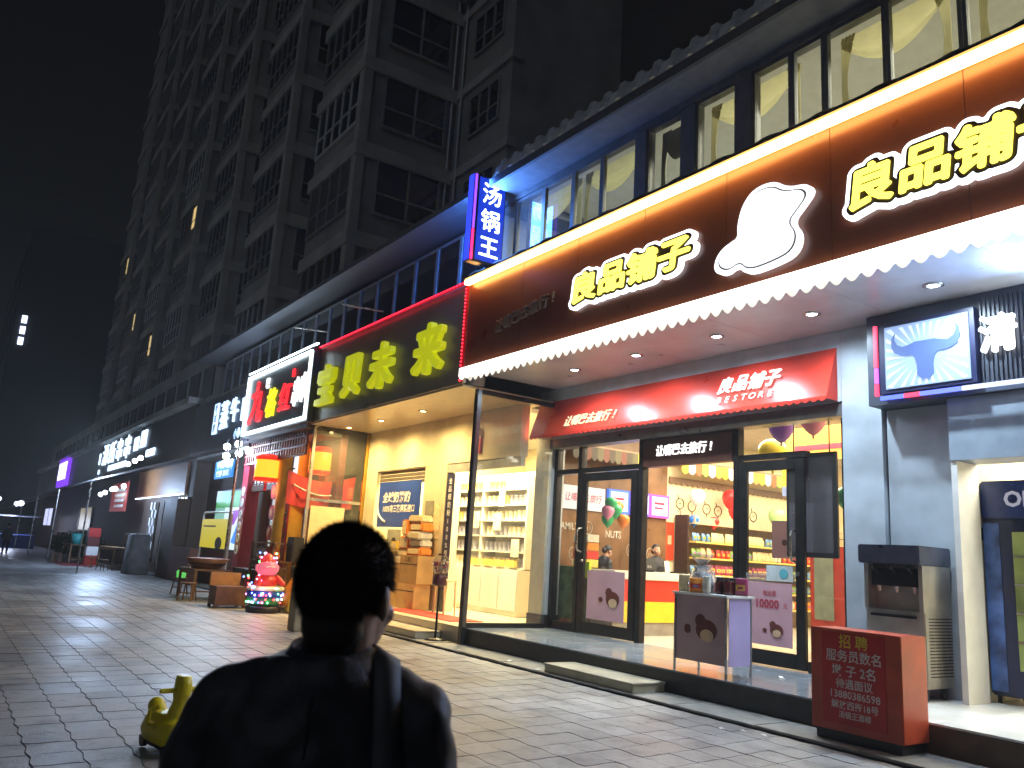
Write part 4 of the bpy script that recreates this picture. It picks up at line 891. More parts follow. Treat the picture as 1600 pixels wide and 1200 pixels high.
# ice cream machine
IC = thing('ice_cream_machine', 'stainless soft ice cream machine with vented side behind the red box', 'ice cream machine', (-5.45, 9.5, .31))
M_ss = pm('brushed_steel', (.6, .58, .53), .36, .85, var=.15, scale=5)
ix0, ix1, iy0, iy1 = -5.86, -5.14, 9.2, 9.9
part(bx(ix0, ix1, iy0+.12, iy1, .45, 1.28), 'body', M_ss, IC, .01); part(bx(ix0, ix1, iy0+.3, iy1, 1.281, 1.8), 'upper_body', M_ss, IC); part(bx(ix0-.02, ix1+.02, iy0, iy1+.01, 1.8, 2.02), 'head', pm('machine_head', (.1, .11, .16), .3, .6), IC, .015)
for x in (ix0, ix1-.05): part(bx(x, x+.05, iy0+.1, iy0+.3, 1.281, 1.798), 'side_cheek', M_ss, IC)
part(bx(ix0+.06, ix1-.06, iy0+.16, iy0+.298, 1.55, 1.76), 'dispenser_block', M_black, IC, .01)
for k in range(3):
    x = -5.72+k*.22; part(MB().tube((x, iy0+.16, 1.7), (x, iy0+.06, 1.76), .015).sph((x, iy0+.05, 1.765), .025, 8, 6), 'lever', M_black, IC); part(MB().tube((x, iy0+.19, 1.55), (x, iy0+.19, 1.48), .03, .02), 'nozzle', M_steel, IC)
part(bx(ix0+.1, ix1-.1, iy0+.05, iy0+.12, 1.2, 1.23), 'drip_tray', M_black, IC)
vm = bx(ix1, ix1+.004, -.055, .055, -.006, .006).mesh('vent_slot', M_black)
for i in range(4):
    for j in range(19):
        o = link('vent_slot', vm, IC); o.location += Vector((0, 9.45+i*.125, .58+j*.035))
for x in (ix0+.08, ix1-.08):
    for y in (iy0+.22, iy1-.1): part(MB().tube((x-.02, y, .36), (x+.02, y, .36), .048, n=14).box(x-.03, x+.03, y-.03, y+.03, .4, .45), 'castor', M_black, IC)
# red recruitment box
RCB = thing('notice_box', 'red box with painted recruitment notice standing before the ice cream machine', 'notice box', (-4.95, 7.85, 0))
part(bx(-5.44, -4.46, 7.64, 8.08, .13, 1.1), 'body', pm('box_red', (.42, .065, .03), .4, var=.2, scale=4), RCB, .008); part(bx(-5.4, -4.5, 7.67, 8.05, .032, .129), 'base', M_black, RCB)
part(bx(-5.3, -4.62, 7.633, 7.638, .2, 1.07), 'sheet', pm('notice_red', (.42, .02, .015), .4, var=.15, scale=3), RCB)
M_cw = pm('notice_white', (.6, .55, .5), .6); M_cy = pm('notice_yellow', (.65, .5, .03), .6)
for s_, z, w, m in (('招 聘', .98, .14, M_cy), ('服务员数名', .84, .122, M_cw), ('墩 子 2名', .70, .12, M_cw), ('待遇面议', .58, .1, M_cw), ('13880386598', .48, .1, M_cw), ('解放西街18号', .38, .085, M_cw), ('汤锅王酒楼', .29, .07, M_cw)):
    put(qtext(s_, .012), 'lettering', m, (-4.95, 7.631, z), w, parent=RCB)

# ------------------------------------------------------------------ baby shop
lamp('AREA', 'baby_shop_lamp', (-15.6, 10.2, 4.55), 760, (1, .82, .42), None, size=3.6, size_y=.9, shape='RECTANGLE')
lamp('AREA', 'baby_shop_lamp', (-19.6, 11.4, 4.5), 420, (1, .8, .4), None, size=2.5, size_y=2, shape='RECTANGLE')
CS = thing('can_shelf', 'brightly lit white shelf of milk powder cans in the baby shop', 'shelf', (-17, 11, .31))
M_wsh = pm('white_shelf', (.8, .76, .66), .4, var=.04)
part(bx(-18.8, -15.1, 11.36, 11.4, .312, 3.6), 'back_panel', M_wsh, CS)
for x in (-18.82, -17.0, -15.14): part(bx(x, x+.04, 10.9, 11.35, 1.35, 3.45), 'divider', M_wsh, CS)
CZ = (1.36, 1.72, 2.08, 2.44, 2.8, 3.16)
for z in CZ: part(bx(-18.78, -15.15, 10.9, 11.355, z-.03, z), 'board', M_wsh, CS)
part(bx(-18.82, -15.1, 10.75, 11.35, .32, 1.32), 'cupboard', M_wsh, CS, .006)
for k in range(5): part(bx(-18.78+k*.74, -18.08+k*.74, 10.73, 10.748, .42, 1.28), 'cupboard_door', M_white, CS, .012)
CANM = [pm('can_%d' % i, c, .35, var=.25, scale=14) for i, c in enumerate(((.7, .66, .55), (.3, .3, .42), (.75, .6, .2), (.5, .5, .55), (.78, .74, .6)))]
cans = [MB().lathe([(0, 0.001), (.075, .001), (.078, .01), (.075, .02), (.075, .19), (.079, .195), (.079, .215), (0, .215)], n=12).mesh('milk_can', m) for m in CANM]
for r, z in enumerate(CZ):
    x = -18.65; k = random.randrange(5)
    while x < -15.2:
        if random.random() < .25: k = random.randrange(5)
        if abs(x+16.98) > .11:
            o = link('milk_can', cans[k]); o.location = (x, 11.04+random.uniform(-.015, .015), z+.001)
            tag(o, 'milk powder can on the lit white shelf, %s row from the cupboard' % ('first', 'second', 'third', 'fourth', 'fifth', 'sixth')[r], 'milk can', 'cans on shelf row %s' % ('one', 'two', 'three', 'four', 'five', 'six')[r])
        x += .185
for i, (x, z, w) in enumerate(((-16.2, 2.75, .22), (-16.4, 2.2, .3), (-15.6, 1.6, .3), (-17.3, 2.25, .26))): tag(bx(x, x+w, 10.86, 10.875, z, z+.4).build('price_sheet', pm('sheet_cream', (.8, .75, .55), .5)), 'pale price sheet hung on the can shelf, %s' % ('highest one', 'in the middle', 'lowest one', 'leftmost one')[i], 'price sheet')
for i in range(4):
    tag(bx(-17.2+i*.5, -16.85+i*.5, 10.8, 10.89, 1.37, 1.52).build('gift_carton', PC[1], bevel=.005), 'small yellow carton at the foot of the can shelf, %s from the left' % ('first', 'second', 'third', 'fourth')[i], 'carton')
t = thing('price_strip', 'dark blue vertical banner with white characters beside the baby shop door', 'banner', (-16.1, 9.42, .9)); part(bx(-16.28, -15.98, 9.46, 9.48, .8, 3.38), 'cloth', pm('navy_cloth', (.012, .016, .06), .5), t)
for i, c in enumerate('全品规奶粉100%原装进口'): put(qtext(c, .01), 'lettering', M_white, (-16.13, 9.455, 3.2-i*.18), .15, parent=t)
BB = thing('blue_banner', 'blue banner with white lettering hung in the shutter opening', 'banner', (-18.6, 9.42, 2.2)); part(bx(-19.75, -17.5, 9.44, 9.46, 2.15, 3.3), 'cloth', pm('banner_blue', (.012, .06, .32), .4, var=.2, scale=1.5), BB)
put(qtext('全球奶粉购', .03), 'lettering', M_white, (-18.75, 9.435, 2.88), .3, .28, parent=BB, shear=.15); put(qtext('100%有三聚原装进口', .025), 'lettering', M_white, (-18.6, 9.435, 2.6), .19, .2, parent=BB, shear=.1)
mb = MB()
for k in range(14):
    a, b = 2.5+k*.09, 2.5+(k+1)*.09; mb.tube((-19.0+.75*math.cos(a+.6), 9.432, 2.68+.42*math.sin(a+.6)), (-19.0+.75*math.cos(b+.6), 9.432, 2.68+.42*math.sin(b+.6)), .025, n=5)
part(mb, 'swoosh', M_white, BB)
# cartons and diaper packs in front of the shutter opening
M_card = [pm('cardboard_%d' % i, c, .75, var=.12, scale=5) for i, c in enumerate(((.45, .28, .1), (.5, .31, .12), (.4, .24, .09)))]
def carton(x0, x1, z0, z1, label, m, y0=9.0, y1=9.42, mark=None, cat='carton', bev=.006, nm='carton'):
    t = thing(nm, label, cat, ((x0+x1)/2, y0, z0)); part(bx(x0, x1, y0, y1, z0, z1), 'body', m, t, bev)
    part(bx(x0+.002, x1-.002, y0-.002, y0+.0, (z0+z1)/2+.1, (z0+z1)/2+.12) if nm == 'carton' else bx(x0+.06, x1-.06, y0-.003, y0-.001, z0+.04, z1-.04), 'print', M_dwood if nm == 'carton' else PC[7], t)
    if mark: put(qtext(mark, .01), 'print', M_dwood, ((x0+x1)/2, y0-.004, z1-.1), .13, parent=t)
    return t
carton(-18.35, -17.45, .314, .86, 'large cardboard carton at the lower left of the stack', M_card[0], mark='口罩口')
carton(-17.44, -16.62, .314, .88, 'large cardboard carton at the lower right of the stack', M_card[1])
carton(-17.4, -16.55, .881, 1.5, 'tall marked cardboard carton on the right of the stack', M_card[2], mark='口罩口')
carton(-18.2, -17.45, .861, 1.28, 'cardboard carton above the lower left carton', M_card[1])
for i, (x, z, w, h) in enumerate(((-17.95, 1.281, .5, .18), (-18.4, 1.281, .42, .3), (-17.8, 1.462, .55, .16), (-18.1, 1.6, .4, .2), (-17.25, 1.501, .62, .19), (-17.22, 1.691, .58, .17), (-17.25, 1.862, .6, .18), (-17.2, 2.043, .58, .2), (-17.75, 1.63, .48, .3), (-17.55, 1.935, .3, .38), (-17.3, 2.244, .62, .17))):
    carton(x, x+w, z, z+h, 'packaged bundle in the goods pile, %s' % ('white pack on the left carton', 'pale pack at the far left', 'flat pack leaning above the left carton', 'upper left pack', 'lowest pack on the tall carton', 'second pack on the tall carton', 'third pack on the tall carton', 'fourth pack on the tall carton', 'middle orange pack', 'upright orange pack', 'topmost pack on the tall carton')[i], [PC[3], PC[7], PC[7], PC[1], PC[2], PC[3], PC[3], PC[2], PC[2], PC[2], PC[7]][i], y0=9.04+.03*(i % 3), y1=9.4, cat='package', bev=.035, nm='package')
t = thing('framed_print', 'small framed print leaning behind the goods pile', 'poster', (-18.6, 9.44, 1.9)); part(bx(-19.1, -18.35, 9.445, 9.46, 1.55, 2.1), 'sheet', pm('print_grey', (.3, .3, .24), .5), t); part(ell(MB(), -18.7, 1.8, .12, .1, 9.438, 9.443), 'print', M_black, t)
for i, (x, z0, z1, w, c) in enumerate(((-17.3, 2.25, 2.78, .42, (.2, .2, .16)), (-16.85, 1.9, 2.7, .3, (.62, .5, .3)), (-16.9, 1.4, 1.85, .3, (.62, .45, .25)))):
    flat_poster('wall_poster', ('greyish poster on the cream pier beside the blue banner', 'tall pale poster on the cream pier', 'small pale poster low on the cream pier')[i], 'poster', x, x+w, 9.497, z0, z1, pm('pier_poster%d' % i, c, .5, var=.3, scale=6))
tag(bx(-16.95, -14.0, 8.45, 9.2, .314, .325).build('door_mat', pm('mat_red', (.35, .025, .015), .9, var=.2)), 'red door mat before the baby shop entrance', 'mat')
ST = thing('stool', 'small pale wooden stool beside the baby shop door', 'stool', (-15.6, 9.2, .31)); part(bx(-15.8, -15.4, 9.05, 9.38, 1.0, 1.04), 'seat', pm('pale_wood', (.6, .48, .28), .5), ST)
for x, y in ((-15.78, 9.08), (-15.42, 9.08), (-15.78, 9.35), (-15.42, 9.35)): part(MB().tube((x, y, 1.0), (x+(.04 if x > -15.6 else -.04), y, .313), .02), 'leg', MC['pale_wood'], ST)
t = thing('door_charm', 'red hanging charm on the cream wall above the baby shop', 'ornament', (-15.3, 9.48, 3.75)); part(bx(-15.12, -14.98, 9.46, 9.497, 3.78, 4.12), 'plaque', M_red, t); part(bx(-15.13, -14.97, 9.455, 9.458, 4.13, 4.32), 'cap', M_dwood, t)
BST = thing('entrance_step', 'low cream step at the corner of the baby shop platform', 'step', (-14.9, 7.8, 0)); part(bx(-16.4, -13.75, 7.55, 8.1, .032, .15), 'body', M_ctile, BST, .006); part(bx(-16.42, -13.73, 7.53, 8.098, .151, .17), 'tread', M_ctile, BST, .005)
GM = thing('gumball_machine', 'gumball machine with glass globe on a thin black pole by the kerb', 'gumball machine', (-13.52, 7.85, .03))
part(MB().lathe([(0, 0), (.2, 0), (.2, .02), (.03, .05), (0, .05)], (-13.52, 7.85, .03), 16), 'base', M_black, GM); part(MB().tube((-13.52, 7.85, .07), (-13.52, 7.85, 1.0), .022), 'pole', M_black, GM)
part(MB().loft([(-13.52, 7.85, 1.0, .1, .1), (-13.52, 7.85, 1.03, .12, .12), (-13.52, 7.85, 1.18, .1, .1), (-13.52, 7.85, 1.22, .08, .08)], 12, 0, 4), 'dispenser', pm('dispenser', (.12, .03, .025), .35), GM)
gg = part(MB().sph((-13.52, 7.85, 1.38), .185, 18, 12), 'globe', glassm('globe_glass', (.92, .93, .9), 1.2, .06), GM)
gb = MB()
for i in range(120):
    v = Vector((random.gauss(0, 1), random.gauss(0, 1), random.gauss(0, 1))).normalized()*.145*random.random()**.4
    if v.z < .05: gb.sph((-13.52+v.x, 7.85+v.y, 1.38+v.z), .022, 6, 4, random.randrange(4))
part(gb, 'gumballs', [PC[0], PC[1], PC[3], PC[5]], GM)['kind'] = 'stuff'
part(MB().lathe([(0, 0), (.07, 0), (.06, .03), (0, .04)], (-13.52, 7.85, 1.555), 12), 'lid', M_dwood, GM)

# ------------------------------------------------------------------ left side partition of the baby shop (steel posts, cloth, poster)
LP = thing('glass_partition', 'glass side panel with bright steel posts and gold trim between baby and red shops', 'partition', (-20.78, 8, 0))
M_gold = pm('gold_trim', (.65, .42, .08), .2, .9)
part(bx(-20.84, -20.76, 7.86, 7.94, 0, 4.69), 'post', M_steel, LP); part(bx(-20.84, -20.76, 9.4, 9.49, .0, 4.69), 'post', M_gold, LP); part(bx(-20.82, -20.77, 7.95, 9.39, 2.72, 2.8), 'rail', M_steel, LP)
part(bx(-20.795, -20.787, 7.95, 9.39, 2.81, 4.68), 'pane', G_side, LP); part(bx(-20.795, -20.787, 7.95, 9.39, .32, 2.71), 'pane', G_side, LP)
t = thing('window_poster', 'cream poster with dark fruit print on the side glass panel', 'poster', (-20.75, 8.4, 1.2)); part(bx(-20.775, -20.768, 8.0, 8.95, 1.0, 2.6), 'sheet', pm('poster_cream', (.62, .5, .32), .5, var=.08), t)
for y, z, r in ((8.45, 1.95, .12), (8.66, 2.05, .12)): part(MB().prism([(y+r*math.cos(k*.4), z+r*.8*math.sin(k*.4)) for k in range(16)], -20.765, -20.762, frame=lambda a, b, c: (b, a, c)), 'print', M_nut, t)
t = thing('red_cloth', 'red cloth banner sagging behind the side glass panel', 'banner', (-21.3, 8.4, 2.7)); mb = MB(); vs = []
for i in range(13):
    y = 7.45+i*.16; sag = .22*math.sin(math.pi*i/12); vs += [(-21.25+.05*math.sin(i*1.7), y, 3.5-sag), (-21.25+.07*math.sin(i*1.3+1), y, 2.62-sag*.4), (-21.24+.05*math.sin(i*1.7), y, 3.5-sag), (-21.24+.07*math.sin(i*1.3+1), y, 2.62-sag*.4)]
part(mb.add(vs, [(4*i, 4*i+4, 4*i+5, 4*i+1) for i in range(12)]+[(4*i+2, 4*i+3, 4*i+7, 4*i+6) for i in range(12)], 0, True), 'cloth', pm('red_cloth', (.6, .04, .05), .5), t)
mb = MB()
for i in range(8): mb.tube((-21.16, 7.6+i*.14, 3.2-.3*math.sin(math.pi*(i+1)/14)), (-21.16, 7.74+i*.14, 3.2-.3*math.sin(math.pi*(i+2)/14)), .025, n=5)
part(mb, 'print', M_white, t)

# ------------------------------------------------------------------ red hot pot shop with the white framed sign
JS = thing('shop_sign', 'dark box sign with white neon frame and red and yellow characters', 'sign', (-23, 7.45, 4.7))
part(bx(-25.75, -20.3, 7.44, 7.64, 4.72, 6.74), 'case', pm('sign_dark', (.04, .045, .05), .35), JS)
M_neon = em('neon_white', (.75, .92, 1), 7)
for a in ((-25.7, -20.35, 7.38, 7.43, 6.56, 6.63), (-25.7, -20.35, 7.38, 7.43, 4.78, 4.85), (-25.7, -25.63, 7.38, 7.43, 4.86, 6.55), (-20.42, -20.35, 7.38, 7.43, 4.86, 6.55), (-26.1, -20.3, 7.5, 7.55, 6.8, 6.84)): part(bx(*a), 'neon_tube', M_neon, JS)
M_jr = em('neon_red', (1, .02, .03), 1.0); M_jy = em('neon_yellow', (.85, .75, .01), .9); M_jw = em('neon_letter', (.9, .97, 1), 1.2)
for c, x, z, w, h, m in (('九', -24.6, 5.72, 1.3, 1.4, M_jr), ('格', -23.25, 5.56, .85, .9, M_jy), ('红', -22.1, 5.6, .9, .9, M_jr), ('串', -21.25, 5.62, .5, .85, M_jw), ('串', -20.75, 5.68, .5, .85, M_jw)): put(btext([(c, 0, 1)], .012, .03), 'character', m, (x, 7.41, z), w, h, parent=JS, shear=.15)
put(btext([('巴', 0, 1)], .01, .02), 'character', M_jw, (-23.75, 7.41, 6.2), .3, .35, parent=JS); put(btext([('重', 0, 1)], .01, .02), 'character', M_jr, (-21.6, 7.41, 6.2), .22, .25, parent=JS)
lamp('AREA', 'sign_glow_lamp', (-23, 7.25, 5.7), 160, (.75, .9, 1), JS, size=5, size_y=1.6, shape='RECTANGLE', rot=(R(-90), 0, 0))
LA = thing('lattice_screen', 'dark red wooden lattice below the white framed sign', 'lattice', (-23, 7.6, 3.5))
for i in range(25): part(bx(-26.0+i*.21, -25.93+i*.21, 7.72, 7.78, 3.92, 4.55), 'slat', M_maroon, LA)
for z in (3.9, 4.15, 4.4): part(bx(-26.1, -20.9, 7.69, 7.715, z, z+.05), 'bar', M_maroon, LA)
part(bx(-26.0, -22.2, 8.02, 8.05, 3.3, 4.0), 'lit_panel', em('lattice_glow', (.8, .88, 1), .8), LA)
for i in range(11): part(bx(-25.9+i*.34, -25.86+i*.34, 7.98, 8.015, 3.28, 4.0), 'slat', M_dwood, LA)
for z in (3.3, 3.62): part(bx(-26.0, -22.2, 7.955, 7.978, z, z+.04), 'bar', M_dwood, LA)
part(bx(-26.1, -22.0, 7.95, 8.1, 3.1, 3.28), 'beam', M_dwood, LA)
def lantern(x, y, z, label):
    t = thing('lantern', label, 'lantern', (x, y, z), 0, 'lanterns of the red shop')
    link('shade', MB().lathe([(.02, .36), (.3, .33), (.34, .27), (.34, -.24), (.3, -.28)], n=20).mesh('shade', em('lantern_glow', (1, .33, .02), 1.5)), t, False)
    link('top_cap', MB().lathe([(0, .44), (.2, .43), (.36, .34), (.365, .26), (.345, .26)], n=20).mesh('top_cap', em('lantern_red', (1, .03, .01), .8)), t, False)
    link('bottom_cap', MB().lathe([(.345, -.24), (.36, -.25), (.34, -.33), (0, -.36)], n=20).mesh('bottom_cap', MC['lantern_red']), t, False)
    link('tassel', MB().tube((0, 0, -.36), (0, 0, -.6), .03, .045, 8).mesh('tassel', M_red), t, False); link('cord', MB().tube((0, 0, .44), (0, 0, .95), .01, n=5).mesh('cord', M_black), t, False)
    lamp('POINT', 'lantern_lamp', (x, y, z-.5), 16, (1, .3, .08), t, shadow_soft_size=.25)
lantern(-23.3, 7.55, 3.62, 'glowing orange lantern in front of the yellow column'); lantern(-21.75, 8.55, 3.85, 'glowing orange lantern behind the side glass panel')
YC = thing('column', 'round yellow column with three red discs at the red shop', 'column', (-22.95, 8.2, 0)); part(MB().tube((-22.95, 8.2, 0), (-22.95, 8.2, 4.5), .42, n=24), 'shaft', pm('yellow_column', (.7, .42, .06), .4, var=.1), YC)
for z, c in ((3.0, '火'), (2.42, '锅'), (1.85, '串')):
    part(MB().tube((-23.2, 7.78, z), (-23.2, 7.84, z), .21, n=20), 'disc', M_red, YC); put(qtext(c, .02), 'print', MC['yellow_column'], (-23.2, 7.77, z), .24, parent=YC)
RC = thing('column', 'flat maroon pillar with white ringed characters left of the red shop door', 'column', (-26.1, 7.95, 0)); part(bx(-26.35, -25.8, 7.8, 8.2, 0, 4.5), 'shaft', pm('maroon_pillar', (.22, .01, .025), .4), RC)
for i, c in enumerate('九格红串串香'):
    z = 3.1-i*.36; part(MB().tube((-26.07, 7.78, z), (-26.07, 7.799, z), .14, n=16), 'ring', M_white, RC); put(qtext(c, .02), 'print', M_maroon, (-26.07, 7.775, z), .17, parent=RC)
t = thing('couplet', 'red strip with gold characters beside the yellow column', 'couplet', (-22.2, 7.9, 1)); part(bx(-22.4, -22.1, 7.88, 7.92, .9, 3.1), 'strip', M_red, t)
for i in range(7): put(qtext('福禄寿喜财旺发'[i], .02), 'print', MC['gold_trim'], (-22.25, 7.875, 2.95-i*.29), .22, parent=t)
RD = thing('restaurant_door', 'pale lit doorway glass of the red shop', 'door', (-25, 8.6, 0)); part(bx(-25.7, -24.0, 8.62, 8.66, .1, 3.1), 'pane', em('doorway_glow', (.75, .9, .85), .3), RD); part(bx(-25.75, -23.95, 8.58, 8.615, 3.0, 3.1), 'frame', M_dframe, RD); part(bx(-24.9, -24.85, 8.58, 8.615, .1, 2.99), 'frame', M_dframe, RD); part(bx(-25.3, -24.95, 8.585, 8.6, 1.4, 2.3), 'sheet', M_white, RD)
for i, x in enumerate((-24.8, -24.5, -24.2)):
    for j in range(4): tag(MB().lathe([(0, 0), (.07, 0), (.07, .16), (.02, .24), (0, .24)], (x, 8.5, 1.3+j*.3), 8).build('bottle', pm('green_bottle', (.03, .08, .03), .2)), 'green bottle on the doorway shelf of the red shop', 'bottle', 'bottles on the doorway shelf')
for j in range(4): tag(bx(-25.0, -24.05, 8.36, 8.57, 1.27+j*.3, 1.298+j*.3).build('bottle_board', M_steel), '%s glass shelf board with bottles in the red shop doorway' % ('lowest', 'second', 'third', 'topmost')[j], 'shelf')
lamp('AREA', 'red_shop_lamp', (-23.5, 8.2, 4.4), 26, (1, .35, .25), None, size=3.5, size_y=.4, shape='RECTANGLE')

# ------------------------------------------------------------------ steamed beef shop further left
ZS = thing('shop_sign', 'dark fascia with large blue-white lit characters left of the neon framed sign', 'sign', (-28, 7.6, 5))
part(bx(-32.9, -25.78, 7.6, 7.648, 4.65, 6.55), 'panel', pm('navy_panel', (.012, .012, .02), .4), ZS)
M_zw = em('blue_white_letter', (.45, .68, 1), 1.6)
for c, x, z, w, h in (('蒸', -28.65, 5.78, .95, 1.05), ('牛', -27.5, 5.85, .9, .9), ('肉', -26.25, 5.82, .9, .95)): put(btext([(c, 0, 1)], .008, .03), 'character', M_zw, (x, 7.57, z), w, h, parent=ZS)
part(bx(-29.95, -29.45, 7.55, 7.59, 5.2, 6.3), 'lit_plate', M_zw, ZS)
for i, c in enumerate('老成都'): put(qtext(c, .03), 'print', MC['navy_panel'], (-29.7, 7.545, 6.1-i*.36), .32, parent=ZS)
put(qtext('小巷小碗', .02), 'character', M_zw, (-26.6, 7.59, 4.98), .36, parent=ZS)
M_bulb = em('bulb_white', (.85, .93, 1), 20)
for i, (x, z) in enumerate(((-26.8, 4.5), (-25.55, 4.5), (-26.75, 4.2), (-25.4, 4.2), (-24.4, 4.2))):
    t = thing('bulb_lamp', 'bright bare bulb under the dark fascia, %s' % ('upper left of the cluster', 'upper right of the cluster', 'lower left of the cluster', 'lower right of the cluster', 'nearest the lattice')[i], 'lamp', (x, 7.3, z), 0, 'bare bulbs under the fascia'); link('bulb', MB().sph((0, 0, 0), .11, 12, 8).mesh('bulb', M_bulb), t, False); link('socket', MB().tube((0, 0, .1), (0, 0, .24), .04).mesh('socket', M_black), t, False)
lamp('POINT', 'bulb_cluster_lamp', (-26, 7.0, 4.1), 480, (.6, .76, 1), None, shadow_soft_size=.3)
t = thing('hanging_sign', 'small blue hanging sign with white characters beside the bulbs', 'sign', (-25.6, 7.0, 3.45)); part(bx(-26.6, -24.75, 6.97, 7.03, 3.42, 3.95), 'plate', em('sign_blue_lit', (.03, .25, .7), .7), t); put(qtext('手机维修', .02), 'lettering', em('sign_white_lit', (.8, .95, 1), .8), (-25.7, 6.96, 3.8), .34, .22, parent=t); put(qtext('换屏 刷机', .02), 'lettering', MC['sign_white_lit'], (-25.7, 6.96, 3.55), .32, .2, parent=t)
part(MB().tube((-24.6, 7.05, 0.03), (-24.6, 7.05, 4.6), .04), 'pole', M_steel, t)
t = thing('phone_shop_window', 'bright window with green and white phone posters', 'window', (-29.4, 8.4, 1.3)); part(bx(-31.2, -27.6, 8.38, 8.45, 1.2, 3.3), 'frame', M_dframe, t); part(bx(-31.1, -27.7, 8.36, 8.378, 2.7, 3.25), 'green_poster', em('poster_green', (.1, .5, .15), .5), t); part(bx(-31.1, -29.9, 8.36, 8.378, 1.25, 2.69), 'green_poster', em('poster_pale_green', (.3, .65, .55), .5), t); part(bx(-29.89, -27.7, 8.36, 8.378, 1.25, 2.69), 'white_poster', em('poster_white', (.7, .85, .9), .7), t)
part(MB().prism([(-29.6, 2.0), (-29.0, 2.55), (-28.0, 2.6), (-28.6, 2.1)], 8.34, 8.355), 'print', em('print_purple', (.35, .08, .6), .6), t); part(MB().prism([(-28.7, 1.5), (-28.2, 2.1), (-27.8, 2.5), (-27.8, 1.4)], 8.345, 8.357), 'print', em('print_blue', (.05, .25, .8), .7), t)
t = thing('easel_board', 'yellow advertising board in a white tube frame', 'board', (-27.0, 7.3, .03)); part(bx(-28.45, -25.5, 7.28, 7.32, 1.3, 2.2), 'board', em('board_yellow', (.75, .62, .03), .45), t); part(ell(MB(), -26.3, 1.45, .35, .2, 7.27, 7.279), 'print', M_dwood, t); part(bx(-28.2, -26.8, 7.27, 7.279, 1.95, 2.0), 'print', M_wood, t)
part(MB().path([(-28.6, 7.34, .03), (-28.6, 7.34, 2.35), (-28.5, 7.34, 2.42), (-25.5, 7.34, 2.42), (-25.4, 7.34, 2.35), (-25.4, 7.34, .03)], .03), 'frame', M_white, t)
part(bx(-31.4, -26.4, 8.3, 8.36, .03, 1.18), 'dado', pm('dado_brown', (.12, .035, .025), .6), SB)

# ------------------------------------------------------------------ far signs and lit shop openings
YS = thing('shop_sign', 'far white lit characters with glowing plates on the dark fascia', 'sign', (-47, 7.6, 5.2)); M_yw = em('far_white', (.55, .75, 1), 1.7)
for i, c in enumerate('源所串串'): put(btext([(c, 0, 1)], .0, .03), 'character', M_yw, (-53.2+i*2.25, 7.58, 6.0), 1.9, 1.35, parent=YS)
part(bx(-51.5, -46.2, 7.55, 7.6, 4.95, 5.25), 'lit_plate', M_yw, YS)
for x, z0, z1, w in ((-44.6, 5.6, 6.3, 1.1), (-43.0, 5.65, 6.5, 1.3), (-41.3, 5.1, 5.45, 1.9), (-55.3, 5.5, 6.2, .4), (-55, 4.9, 5.2, .4)): part(MB().box(x, x+w, 7.55, 7.6, z0, z1), 'lit_plate', M_yw, YS, .1)
lamp('AREA', 'far_sign_lamp', (-47, 7.3, 5.6), 700, (.6, .8, 1), YS, size=14, size_y=1, shape='RECTANGLE', rot=(R(-70), 0, 0))
PS = thing('vertical_sign', 'far violet edged white light box at the left end of the row', 'sign', (-71, 7.4, 4.6)); part(bx(-73.5, -67.8, 7.3, 7.5, 4.7, 6.9), 'case', em('violet_edge', (.25, .05, 1), .7), PS); part(bx(-73, -68.4, 7.27, 7.299, 5.2, 6.5), 'face', em('violet_face', (.7, .75, 1), 1.5), PS)
def opening(label, x0, x1, z0, z1, col, s, y=7.9):
    t = thing('lit_opening', label, 'shop opening', ((x0+x1)/2, y, z0)); part(bx(x0, x1, y-.02, y+.04, z0, z1), 'lit_interior', em('open_%d' % (abs(int(x0*10))), col, s), t); part(bx(x0-.12, x0, y-.06, y+.04, z0, z1), 'frame', M_dframe, t); part(bx(x1, x1+.12, y-.06, y+.04, z0, z1), 'frame', M_dframe, t); part(bx((x0+x1)/2-.05, (x0+x1)/2+.05, y-.05, y-.021, z0, z1), 'mullion', M_dframe, t); return t
opening('pale blue lit doorway of the far skewer shop', -37.2, -35.6, .2, 3.0, (.55, .7, .8), .22); opening('yellow lit doorway nearest the dark pillar', -34.6, -33.5, .8, 3.1, (.8, .72, .4), .5)
opening('dim yellow window far along the row', -62, -57, 1.6, 3.0, (.6, .5, .25), .25); opening('white lit stall front at the far end', -84, -78, 1.8, 3.2, (.6, .65, 1), .8)
t = thing('checkered_panel', 'black and white checkered panel beside the far doorway', 'panel', (-39.3, 7.85, .5)); part(bx(-39.9, -38.6, 7.86, 7.92, .6, 3.0), 'board', M_white, t)
for i in range(4):
    for j in range(7):
        if (i+j) % 2: part(bx(-39.9+i*.325, -39.575+i*.325, 7.85, 7.859, .6+j*.343, .943+j*.343), 'square', M_black, t)
t = thing('red_board', 'red hanging menu board with pale writing under the far awning', 'board', (-43, 7, 2.5)); part(bx(-45.0, -41.0, 6.97, 7.03, 2.55, 3.9), 'board', em('board_red', (.35, .04, .03), .25), t)
for k in range(4): part(bx(-43.9, -41.6, 6.96, 6.969, 2.75+k*.25, 2.87+k*.25), 'text_line', M_white, t)
t = thing('wood_panel', 'warm lit timber panel above the far doorway', 'panel', (-39, 7.8, 3.2)); part(bx(-43.5, -34.0, 7.85, 7.94, 3.25, 4.5), 'board', pm('timber_panel', (.25, .12, .05), .5, var=.3), t); part(bx(-43.5, -34, 7.8, 7.849, 3.2, 3.25), 'light_rail', em('rail_light', (.7, .85, 1), 2), t)
